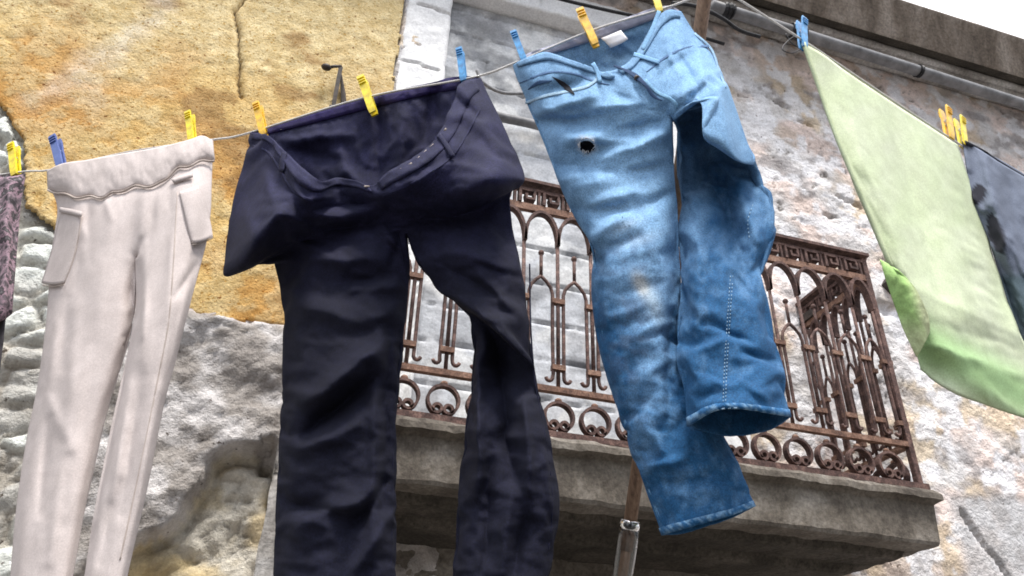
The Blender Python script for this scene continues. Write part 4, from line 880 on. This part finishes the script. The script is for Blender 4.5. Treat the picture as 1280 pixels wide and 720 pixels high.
ribbon('waist_seam', [(316, 182), (332, 188), (350, 212), (368, 240), (392, 252)], 2.4, K, G1, .003, M['black'], bt_, (3.2, 3.1, 3.3), .0015)
ribbon('waist_seam', [(478, 246), (506, 234), (536, 217), (566, 194), (585, 165), (600, 136)], 2.2, K, G1, .003, M['black'], bt_, (2.6, 2.5, 2.8), .0015)
ribbon('belt_loop', [(356, 190), (353, 202), (352, 214)], 6, K, G1, .008, M['black'], bt_, (2.4, 2.3, 2.6), .002, .003)
ribbon('belt_loop', [(548, 168), (558, 182), (566, 196)], 6, K, G1, .008, M['black'], bt_, (2.2, 2.1, 2.4), .002, .003)
for p in ([(497, 290), (505, 330), (502, 420), (493, 520), (490, 640), (488, 730)], [(662, 330), (664, 420), (668, 470), (685, 570), (690, 620), (680, 730)]):
    tinted(seam('side_seam', p, K, G1, .0017, M['black'], bt_, .001), (1.2, 1.2, 1.4))

# ------------------------------------------------------------------ beige trousers
be = thing('trousers', 'pale beige jersey trousers with cargo pockets and a gathered waistband', 'trousers', G1.at(np.array(165.), np.array(195.)))
ETF = [fr([(60, 214, .0), (72, 208, .02), (110, 201, .03), (160, 192, .032)], [(160, 192, .032), (205, 184, .03), (240, 175, .02), (252, 171, .012), (264, 176, 0)]),
       fr([(61, 232, .0), (90, 240, .035), (130, 238, .042), (165, 228, .045)], [(165, 228, .045), (205, 222, .042), (235, 208, .035), (266, 196, 0)]),
       fr([(70, 252, .0), (95, 256, .045), (130, 254, .055), (167, 250, .055)], [(167, 250, .055), (205, 244, .055), (240, 236, .045), (265, 228, 0)]),
       fr([(68, 290, .0), (95, 298, .045), (130, 300, .06), (169, 300, .052)], [(169, 300, .052), (200, 292, .062), (240, 286, .045), (263, 272, 0)]),
       fr([(63, 318, .0), (95, 324, .045), (130, 324, .06), (171, 320, .045)], [(171, 320, .045), (205, 318, .065), (235, 312, .05), (258, 305, 0)])]
ETB = [fr([(60, 214, 0), (110, 200, -.012), (160, 190, -.018)], [(160, 190, -.018), (205, 182, -.015), (264, 176, 0)])] + \
      [fr([a, (l, y, -.04), m_], [m_, (r_, y, -.04), b]) for a, m_, b, l, r_, y in (((61, 232, 0), (165, 228, -.045), (266, 196, 0), 110, 215, 230), ((70, 252, 0), (167, 250, -.05), (265, 228, 0), 115, 215, 245), ((68, 290, 0), (169, 300, -.05), (263, 272, 0), 115, 215, 290), ((63, 318, 0), (171, 320, -.035), (258, 305, 0), 115, 215, 315))]
lw = [((59, 395), (167, 400), .0, .05), ((48, 478), (150, 462), -.005, .05), ((35, 545), (132, 520), -.01, .048), ((22, 630), (112, 610), -.01, .045), ((14, 720), (92, 715), -.01, .042), ((8, 800), (78, 796), -.01, .04)]
ELF = [tube_row(a, b, mi, th, H) for a, b, mi, th in lw]; ELB = [tube_row(a, b, mi, th * .8, H, sgn=-1) for a, b, mi, th in lw]
rw = [((170, 390), (236, 385), .02, .05), ((158, 450), (222, 440), .02, .048), ((145, 510), (206, 500), .015, .045), ((127, 600), (187, 595), .01, .042), ((107, 715), (160, 715), .01, .038), ((92, 800), (142, 800), .01, .036)]
ERF = [tube_row(a, b, mi, th, H) for a, b, mi, th in rw]; ERB = [tube_row(a, b, mi, th * .8, H, sgn=-1) for a, b, mi, th in rw]
er = [(176, 300, 168, 400, 5, -.014), (182, 305, 178, 420, 5, .010), (90, 262, 110, 300, 5, .005), (130, 248, 140, 275, 4, .005), (110, 250, 112, 275, 4, -.005), (200, 240, 196, 270, 4, .005), (215, 236, 210, 262, 4, -.005), (105, 245, 115, 330, 8, -.006), (150, 245, 130, 300, 8, .006), (185, 235, 168, 310, 7, .007), (200, 235, 185, 300, 8, -.006), (172, 320, 160, 380, 5, -.012), (185, 320, 178, 450, 9, .009), (85, 370, 78, 460, 7, -.010), (95, 380, 85, 560, 9, .010),
      (70, 400, 62, 480, 6, .008), (55, 480, 90, 560, 7, .006), (62, 520, 50, 640, 6, -.010), (80, 560, 62, 700, 8, .009), (110, 420, 85, 640, 10, .006), (215, 300, 210, 400, 6, .006), (245, 330, 218, 372, 5, -.009), (232, 352, 205, 480, 5, -.007),
      (180, 470, 150, 640, 7, -.010), (165, 480, 140, 620, 6, .010), (195, 480, 165, 680, 7, .008), (150, 600, 125, 700, 6, -.008), (130, 330, 120, 420, 12, .007), (225, 240, 215, 330, 7, .006), (100, 300, 95, 360, 6, -.006)]
er = [(a, b, c_, d_, w_ * 1.35, h_ * .95) for a, b, c_, d_, w_, h_ in er]
ef = lambda A: wrinkles(A, er, .0010, 1.75, 16, 901, 6.0, 2.0)
E_ = Garment().pants(ETF, ETB, ELF, ELB, ERF, ERB, H, 34, ef, lambda A: wrinkles(A, (), .0015, 1.7, 16, 955, 5.), 4.2)
E_.settle(G1, lambda P: np.maximum(np.full(len(P), .15), .5 * sstep(270, 235, P[:, 1])), 16, .004, bend=6., grav=.12, lat=.075)
def etint(P):
    n = fbm(P[:, 0] / 40, P[:, 1] / 60, 4, 951)[:, None]; return np.ones((len(P), 3)) * (.94 + .12 * n)
E_.build('body', M['beige'], be, G1, etint, sub_=1)
A = E_.TF; nb = 0
# rolled waistband with a puckered lower edge
pp_ = np.linspace(0, 1, 73); up = arc_resample([(59, 214), (72, 207), (110, 200), (160, 191), (205, 183), (240, 174), (253, 170), (266, 176)], 73)
lo = arc_resample([(60, 236), (90, 244), (130, 244), (165, 233), (200, 228), (216, 214), (240, 204), (268, 198)], 73)
lo[:, 1] += 2.6 * np.sin(pp_ * 46) * (.5 + .5 * vnoise(pp_ * 14, pp_ * 0, 5))
rows_ = []
for k in np.linspace(0, 1, 9):
    r_ = up * (1 - k) + lo * k; d = drape(E_.F, r_[:, :2], 0.0); r_ = r_.copy(); r_[:, 2] = d[:, 2] + .012 * math.sin(math.pi * min(1, .12 + .9 * k)) ** .6 + .004 * fbm(pp_ * 18, np.full(73, k * 2), 3, 971)
    r_[0, 2] -= .006; r_[-1, 2] -= .006; rows_.append(r_)
gb = Garment().sheet(rows_, 144, lambda A: .0035 * (fbm(A[..., 0] / 9, A[..., 1] / 14, 3, 975) - .5), 2.0)
gb.build('waistband', M['beige'], be, G1, lambda P: etint(P) * .93, .003)
lo2 = lo.copy(); Q = drape(E_.F, lo2[:, :2] + (0, 1.5), .008); MB().tube(G1.at(Q[:, 0], Q[:, 1], Q[:, 2]), .0032, 7).out('waist_seam', M['beige_s'], be, smooth=True)
gb2 = patch('cargo_pocket', [[(76, 262), (88, 264), (102, 267)], [(68, 300), (82, 302), (96, 304)], [(58, 335), (74, 336), (88, 334)], [(52, 354), (66, 356), (80, 354)]], E_, G1, .006, M['beige'], be, lift=.008, thick=.002, tint=lambda P: etint(P) * .88)
patch('pocket_flap', [[(75, 259), (88, 261), (104, 265)], [(74, 265), (88, 268), (102, 271)]], E_, G1, .014, M['beige'], be, tint=lambda P: etint(P) * .85, m=8, thick=.002)
seam('pocket_edge', [(80, 355), (88, 335), (97, 303), (103, 268)], E_, G1, .0013, M['beige_s'], be, .012)
seam('pocket_edge', [(53, 356), (66, 358), (80, 356)], E_, G1, .0014, M['beige_s'], be, .012)
patch('cargo_pocket', [[(224, 240), (236, 236), (248, 232)], [(230, 265), (242, 262), (257, 256)], [(236, 290), (250, 288), (264, 282)], [(240, 304), (252, 302), (266, 296)]], E_, G1, .006, M['beige'], be, lift=.008, thick=.002, tint=lambda P: etint(P) * .95)
seam('pocket_edge', [(240, 306), (252, 304), (266, 297)], E_, G1, .0014, M['beige_s'], be, .012)
patch('pocket_flap', [[(214, 224), (226, 220), (240, 216)], [(217, 229), (229, 225), (241, 221)]], E_, G1, .010, M['beige'], be, tint=lambda P: etint(P) * .85, m=8)
seam('side_seam', [(222, 240), (219, 290), (216, 340), (211, 400), (196, 480), (176, 580), (150, 700)], E_, G1, .0016, M['beige_s'], be, .001)

# ------------------------------------------------------------------ patterned top at the left edge
ft = thing('blouse', 'dark floral cotton blouse pinned at the far left end of the line', 'blouse', G1.at(np.array(-20.), np.array(225.)))
ff = lambda A: wrinkles(A, [(10, 225, 8, 380, 6, .012), (22, 230, 18, 300, 4, -.010), (0, 240, -5, 380, 8, -.012), (-30, 240, -40, 390, 10, .012)], .0008, 1.4, 18, 1001, 4)
gf = Garment().sheet([np.array(arc_resample(r, 9)) for r in ([(-92, 240, .0), (-40, 228, .02), (0, 222, .03), (20, 220, .02), (32, 217, .0)], [(-95, 280, 0), (-40, 270, .03), (0, 262, .04), (26, 254, .0)], [(-98, 330, 0), (-40, 322, .03), (0, 312, .04), (22, 300, 0)],
                     [(-102, 395, 0), (-40, 398, .03), (0, 396, .03), (15, 388, 0)], [(-102, 402, -.01), (-40, 404, .02), (0, 402, .02), (15, 392, -.01)])], 60, ff)
gf.sheet([np.array(arc_resample(r, 9)) for r in ([(-92, 240, .0), (-40, 226, -.02), (0, 219, -.02), (32, 217, .0)], [(-95, 280, 0), (-40, 270, -.03), (0, 262, -.03), (26, 254, .0)], [(-98, 330, 0), (-40, 322, -.03), (22, 300, 0)], [(-102, 395, 0), (-40, 396, -.03), (15, 388, 0)])], 60)
gf.build('body', M['floral'], ft, G1)
gs = Garment().sheet([np.array(arc_resample(r, 7)) for r in ([(-98, 385, -.008), (-40, 385, .012), (9, 378, -.01)], [(-98, 430, -.008), (-40, 425, .02), (5, 420, -.01)], [(-98, 470, -.01), (-40, 468, .02), (0, 462, -.01)])], 40, lambda A: wrinkles(A, (), .004, 1.5, 14, 1011, 3))
gs.build('underlayer', M['darkcloth'], ft, G1)

# ------------------------------------------------------------------ green towel
gt = thing('towel', 'large pale green towel doubled over the right hand line with a brighter green border', 'towel', G2.at(np.array(1100.), np.array(110.)))
def gtint(P):
    px, py = P[:, 0], P[:, 1]; n = fbm(px / 30, py / 30, 4, 1101)[:, None]; n2 = fbm(px / 60, py / 60, 3, 1105)[:, None]
    c = np.array((.50, .58, .36)) * (1 - n) + np.array((.56, .60, .45)) * n
    c = c * (.96 + .08 * n2)
    bl_ = (py - (352 + (px - 1115) * .52)); bt2 = sstep(8, 50, bl_) * sstep(110, 60, bl_)
    t = (.85 * bt2)[:, None]; c = c * (1 - t) + np.array((.31, .50, .22)) * t
    e = sstep(95, 112, bl_)[:, None]; c = c * (1 - e) + np.array((.42, .44, .34)) * e
    return c
gfold = lambda A: wrinkles(A, [(1050, 110, 1130, 340, 14, .012), (1110, 150, 1180, 380, 20, -.012), (1150, 180, 1230, 400, 18, .012), (1040, 170, 1110, 330, 6, .008), (1200, 230, 1260, 400, 14, -.012), (1120, 350, 1290, 425, 9, .005), (1130, 420, 1280, 470, 12, .01),
                                (1150, 400, 1290, 440, 10, -.003)], .0016, 1.1, 30, 1111, 3.5)
gw = Garment().sheet([np.array(arc_resample(r, 9)) for r in ([(1003, 54, 0), (1015, 60, .008), (1060, 92, .012), (1120, 132, .012), (1196, 181, .0)], [(1021, 105, 0), (1085, 140, .02), (1140, 180, .02), (1212, 230, 0)], [(1045, 172, .01), (1105, 215, .03), (1160, 260, .03), (1230, 290, 0)],
                     [(1083, 262, .02), (1135, 300, .04), (1190, 335, .04), (1252, 355, .01)], [(1113, 335, .02), (1150, 372, .05), (1205, 398, .05), (1275, 415, .02)], [(1128, 380, .00), (1160, 410, .04), (1215, 438, .04), (1292, 452, .01)],
                     [(1147, 448, -.01), (1180, 472, .02), (1235, 496, .03), (1310, 520, .0)], [(1150, 460, -.01), (1182, 484, .02), (1238, 506, .02), (1314, 532, .0)])], 56, gfold, 4.5)
gw.settle(G2, lambda P: np.maximum(np.full(len(P), .13), .7 * np.exp(-((P[:, 1] - 54 - (P[:, 0] - 1003) * .658) / 14) ** 2)), 16, .003, bend=14., grav=.08, lat=.025)
gw.build('front_layer', M['green'], gt, G2, gtint, .004)
gbk = Garment().sheet([np.array(arc_resample(r, 9)) for r in ([(1003, 54, 0), (1060, 92, -.008), (1120, 132, -.01), (1196, 181, 0)], [(1032, 112, -.01), (1090, 170, -.02), (1205, 235, -.01)], [(1060, 180, -.015), (1130, 270, -.03), (1228, 300, -.01)], [(1100, 270, -.02), (1150, 320, -.03), (1250, 360, -.01)], [(1135, 350, -.01), (1170, 385, -.02), (1270, 415, -.01)])], 50, lambda A: wrinkles(A, (), .005, 1.1, 26, 1141, 2.5))
gbk.build('back_layer', M['green'], gt, G2, lambda P: gtint(P * np.array((1, 0, 1)) + np.array((0, 100, 0))) * .96, .004)
def fl_tint(P):
    t = np.maximum(sstep(1134, 1150, P[:, 0] - .25 * (P[:, 1] - 370)), sstep(385, 425, P[:, 1]) * .8)[:, None]; n = fbm(P[:, 0] / 12, P[:, 1] / 12, 3, 1151)[:, None]
    return (np.array((.35, .54, .19)) * (1 - t) + np.array((.55, .60, .36)) * t) * (.9 + .2 * n)
gfl = Garment().sheet([np.array(arc_resample(r, 7)) for r in ([(1100, 325, .03), (1112, 332, .04), (1122, 338, .06)], [(1108, 350, .03), (1125, 348, .06), (1142, 358, .075)], [(1120, 385, .03), (1138, 375, .065), (1157, 388, .075)], [(1132, 418, .03), (1146, 402, .06), (1161, 402, .07)], [(1146, 446, .03), (1154, 432, .05), (1161, 415, .06)])], 30, lambda A: .004 * (fbm(A[..., 0] / 12, A[..., 1] / 12, 3, 1161) - .5))
gfl.build('turned_corner', M['green'], gt, G2, fl_tint, .004)
Q = polypts([(1003, 54), (1021, 105), (1045, 172), (1083, 262), (1113, 335)]); D = drape(gw.F, Q + (1.5, 0), .004)
tinted(MB().tube(G2.at(D[:, 0], D[:, 1], D[:, 2]), .0055, 7).out('side_hem', M['green'], gt, smooth=True), (.50, .56, .36))

# ------------------------------------------------------------------ grey garment at the right edge
gg = thing('shorts', 'grey cotton shorts with black trim hanging at the right edge beyond the green towel', 'shorts', G2.at(np.array(1260.), np.array(210.)))
def ggt(P):
    px, py = P[:, 0], P[:, 1]; n = fbm(px / 30, py / 30, 3, 1201)[:, None]; c = np.ones((len(P), 3)) * (.115, .135, .185) * (.9 + .2 * n)
    e = sstep(338, 350, py)[:, None]; c = c * (1 - e) + np.array((.05, .075, .095)) * e
    k = np.clip(blob(P, 1222, 243, 10, 12, .5) * 1.8 + blob(P, 1245, 292, 9, 26, -.3) * 1.8 + blob(P, 1209, 180, 8, 7) * 1.6, 0, 1); k = sstep(.58, .68, k + .35 * (fbm(px / 5, py / 5, 3, 1221) - .5))[:, None]
    return c * (1 - k) + np.array((.010, .011, .02)) * k
gy = Garment().sheet([np.array(arc_resample(r, 9)) for r in ([(1203, 176, 0), (1222, 186, .02), (1250, 204, .03), (1285, 224, .03), (1380, 285, 0)], [(1214, 240, .0), (1255, 250, .04), (1300, 270, .05), (1390, 330, 0)], [(1236, 300, .0), (1270, 312, .05), (1310, 330, .05), (1400, 390, 0)], [(1258, 362, .0), (1290, 378, .05), (1330, 396, .05), (1410, 450, 0)], [(1276, 430, 0), (1305, 445, .04), (1345, 462, .05), (1420, 520, 0)])], 60,
                   lambda A: wrinkles(A, [(1230, 200, 1260, 330, 12, .012), (1260, 220, 1290, 360, 12, -.012)], .005, 1.2, 22, 1211, 2.5))
gy.sheet([np.array(arc_resample(r, 9)) for r in ([(1203, 176, 0), (1250, 200, -.02), (1380, 285, 0)], [(1214, 240, 0), (1300, 262, -.04), (1390, 330, 0)], [(1236, 300, 0), (1310, 320, -.04), (1400, 390, 0)], [(1276, 430, 0), (1345, 455, -.04), (1420, 520, 0)])], 40)
gy.build('body', M['greycloth'], gg, G2, ggt, .003)
tinted(seam('waistband', [(1206, 179), (1224, 188), (1250, 205), (1285, 226), (1340, 262)], gy, G2, .009, M['greycloth'], gg, .003), (.022, .024, .036))

# ------------------------------------------------------------------ lines, pole, pegs
def line(name, G, pix, r, label):
    P = np.array(pix, float); t = np.arange(len(P)); Q = hermite(t, P, np.linspace(0, len(P) - 1, (len(P) - 1) * 6 + 1))
    return tag(MB().tube(G.at(Q[:, 0], Q[:, 1], np.zeros(len(Q))), r, 7).out(name, M['rope'], smooth=True), label, 'washing line')
line('washing_line', G1, [(-160, 243), (18, 216), (64, 212), (160, 190), (264, 175), (312, 166), (456, 122), (590, 97), (645, 78), (740, 38), (838, 8), (886, -12)], .0030, 'pale washing line carrying both trousers and the jeans up to the pole')
line('washing_line', G2, [(884, -26), (1003, 50), (1100, 115), (1190, 174), (1290, 238), (1420, 320)], .0030, 'washing line running down to the right with the pale green towel on it')
ptop = G1.at(np.array(889.), np.array(-60.), -.02); plow = onY(776, 735, 1.72)
pd = plow - ptop; kk = (ptop[2] - 0.0) / -pd[2]
tj_ = (onY(783, 672, 1.74)[2] - ptop[2]) / pd[2]
pole = thing('line_prop', 'brown wooden pole behind the jeans with clear plastic sleeve at its lower joint', 'pole', (ptop + pd * kk))
mb = MB(); mb.tube([ptop + pd * t for t in np.linspace(0, tj_ + .03, 16)], [.0185 - .003 * t for t in np.linspace(0, 1, 16)], 12); mb.out('shaft', M['wood'], pole, smooth=True)
mb = MB(); mb.tube([ptop + pd * t for t in np.linspace(tj_ - .05, kk, 10)], .0115, 10); mb.out('lower_shaft', M['wood'], pole, smooth=True)
j0 = onY(783, 672, 1.74); tj = (j0[2] - ptop[2]) / pd[2]
rr = [.021, .0235, .0235, .022, .020, .0205, .021, .0205, .020, .0195]
mb = MB(); mb.tube([ptop + pd * t for t in np.linspace(tj - .012, tj + .22, 10)], rr, 16, cap=False); mb.out('plastic_sleeve', M['bottle'], pole, smooth=True, solid=.0018)
mb = MB(); mb.tube([ptop + pd * t for t in (tj - .012, tj - .006, tj)], [.021, .0238, .0236], 16); mb.out('sleeve_collar', M['bottle'], pole, smooth=True)

def peg_proto(name): return bpy.data.objects.new(name, None)
def peg_meshes(mat):
    V = []; prof_ = [(-.034, .0030, .0052), (-.026, .0042, .006), (-.012, .005, .006), (0, .005, .0062), (.010, .0045, .006), (.036, .0038, .0066), (.040, .0030, .006)]
    for (y, t, w) in prof_:                                          # a tapered jaw with a grip end
        o = .0026 + max(0, y) * .08; V += [(-w, o, y), (w, o, y), (w, o + t, y), (-w, o + t, y)]
    Fc = []
    for i in range(len(prof_) - 1):
        for j in range(4): Fc.append((i * 4 + j, i * 4 + (j + 1) % 4, i * 4 + 4 + (j + 1) % 4, i * 4 + 4 + j))
    Fc += [(3, 2, 1, 0), tuple(len(V) - 4 + j for j in range(4))]
    mb = MB().add(V, Fc)
    for k in range(3): mb.box((-.0058, .0026 + .0034 + .018 * .08 + .0006, .022 + k * .005), (.0058, .0026 + .0064 + (.024 + k * .005) * .08, .0236 + k * .005))
    me = bpy.data.meshes.new('jaw'); me.from_pydata(mb.v, [], mb.f); me.materials.append(mat)
    sp = MB()
    for k in range(3): sp.tube([(-.003 + .003 * k, .0065 * math.cos(a), .004 + .0055 * math.sin(a)) for a in np.linspace(0, 2 * math.pi, 17)], .0009, 5)
    ms = bpy.data.meshes.new('spring'); ms.from_pydata(sp.v, [], sp.f); ms.materials.append(M['steel'])
    return me, ms
PM = {k: peg_meshes(M[k]) for k in ('yellow', 'orange', 'blue', 'dblue')}
def peg(G, top, bot, colr, label, group, low=None, sc_=1.0):
    a = G.at(np.array(float(top[0])), np.array(float(top[1]))); b = G.at(np.array(float(bot[0])), np.array(float(bot[1]))); c = (a + b) / 2
    z = _n(a - b); y = -G.n - z * (-G.n @ z); y = _n(y); x = np.cross(y, z); L = np.linalg.norm(a - b) / .074 * sc_
    o = bpy.data.objects.new('clothes_peg', None); COL.objects.link(o); o.empty_display_size = .02
    o.matrix_world = Matrix(((*[x[0], y[0], z[0]], c[0]), (*[x[1], y[1], z[1]], c[1]), (*[x[2], y[2], z[2]], c[2]), (0, 0, 0, 1))) @ Matrix.Diagonal((L * .8, L * .72, L, 1))
    tag(o, label, 'clothes peg', group)
    me, ms = PM[colr]
    for k in (0, 1):
        j = bpy.data.objects.new('jaw', me); COL.objects.link(j); j.parent = o
        if k: j.rotation_euler = (0, 0, math.pi)
    s_ = bpy.data.objects.new('spring', ms); COL.objects.link(s_); s_.parent = o
    return o
PG = 'clothes pegs along the washing lines'
peg(G1, (17, 183), (20, 222), 'yellow', 'yellow plastic peg holding the dark floral blouse at the far left', PG)
peg(G1, (69, 174), (78, 213), 'dblue', 'dull blue peg at the left end of the beige waistband', PG)
peg(G1, (237, 143), (241, 181), 'yellow', 'yellow peg at the right end of the beige waistband', PG)
peg(G1, (322, 132), (331, 172), 'orange', 'amber yellow peg at the left corner of the black trousers', PG)
peg(G1, (453, 100), (468, 144), 'yellow', 'yellow peg in the middle of the black waistband', PG)
peg(G1, (575, 64), (580, 104), 'blue', 'bright blue peg at the right corner of the black trousers', PG)
peg(G1, (643, 43), (657, 80), 'blue', 'bright blue peg at the left corner of the jeans', PG)
peg(G1, (726, 16), (746, 59), 'orange', 'amber yellow peg beside the white label in the jeans waist', PG)
peg(G1, (815, -20), (826, 18), 'yellow', 'yellow peg at the right corner of the jeans, cut by the top of the picture', PG)
peg(G2, (1002, 26), (1004, 62), 'blue', 'blue peg holding the top left corner of the green towel', PG)
peg(G2, (1181, 137), (1188, 176), 'orange', 'amber peg at the right end of the green towel, left of its neighbour', PG)
peg(G2, (1199, 149), (1205, 185), 'yellow', 'yellow peg at the corner of the grey shorts', PG)

# ================================================================== CAMERA AND LIGHT
cam = bpy.data.cameras.new('camera'); co = bpy.data.objects.new('camera', cam); COL.objects.link(co)
cam.sensor_width = 36.0; cam.lens = 36.0 * F / 1280.0; cam.clip_start = .02; cam.clip_end = 500
mw = Matrix([[float(v) for v in r] for r in R]).to_4x4(); mw.translation = Vector(CAM); co.matrix_world = mw
SC.camera = co
w = bpy.data.worlds.new('World'); SC.world = w; w.use_nodes = True
N = w.node_tree.nodes; L = w.node_tree.links; bg = N['Background']
sky = N.new('ShaderNodeTexSky'); sky.sky_type = 'NISHITA'; sky.sun_disc = False
SUN_EL, SUN_AZ = math.radians(70), math.radians(185)     # azimuth clockwise from +Y
sky.sun_elevation = SUN_EL; sky.sun_rotation = SUN_AZ; sky.air_density = 1.0; sky.dust_density = 3.0; sky.ozone_density = 1.0
tc = N.new('ShaderNodeTexCoord'); cl = N.new('ShaderNodeTexNoise'); cl.inputs['Scale'].default_value = 1.6; cl.inputs['Detail'].default_value = 6
L.new(tc.outputs['Generated'], cl.inputs['Vector'])
rp = N.new('ShaderNodeValToRGB'); rp.color_ramp.elements[0].position = .25; rp.color_ramp.elements[1].position = .5
rp.color_ramp.elements[0].color = (.75, .75, .75, 1); rp.color_ramp.elements[1].color = (1, 1, 1, 1)
L.new(cl.outputs['Fac'], rp.inputs['Fac'])
mx = N.new('ShaderNodeMixRGB'); mx.inputs[2].default_value = (10.5, 11.0, 12.0, 1)         # high white cloud
L.new(rp.outputs['Color'], mx.inputs[0]); L.new(sky.outputs['Color'], mx.inputs[1]); sp = N.new('ShaderNodeSeparateXYZ'); L.new(tc.outputs['Generated'], sp.inputs[0])
gr = N.new('ShaderNodeMapRange'); gr.inputs[1].default_value = 0.0; gr.inputs[2].default_value = .95; gr.inputs[3].default_value = .08; gr.inputs[4].default_value = 1.5
L.new(sp.outputs['Z'], gr.inputs[0])                          # overcast sky brightest overhead, steepened to stand in for a narrow street
m2 = N.new('ShaderNodeMixRGB'); m2.blend_type = 'MULTIPLY'; m2.inputs[0].default_value = 1; L.new(mx.outputs[0], m2.inputs[1]); L.new(gr.outputs[0], m2.inputs[2])
L.new(m2.outputs[0], bg.inputs['Color'])
bg.inputs['Strength'].default_value = .055
sl = bpy.data.lights.new('sun', 'SUN'); sl.energy = 1.5; sl.angle = math.radians(14); sl.color = (1, .95, .88)
so = bpy.data.objects.new('sun', sl); COL.objects.link(so)
dirv = Vector((math.sin(SUN_AZ) * math.cos(SUN_EL), math.cos(SUN_AZ) * math.cos(SUN_EL), math.sin(SUN_EL)))
so.rotation_euler = dirv.to_track_quat('Z', 'Y').to_euler(); so.location = (0, 0, 12)
SC.view_settings.view_transform = 'Standard'; SC.view_settings.look = 'None'; SC.view_settings.gamma = 1.0; SC.view_settings.use_curve_mapping = False
SC.view_settings.exposure = 1.8
SC.cycles.filter_width = 1.75
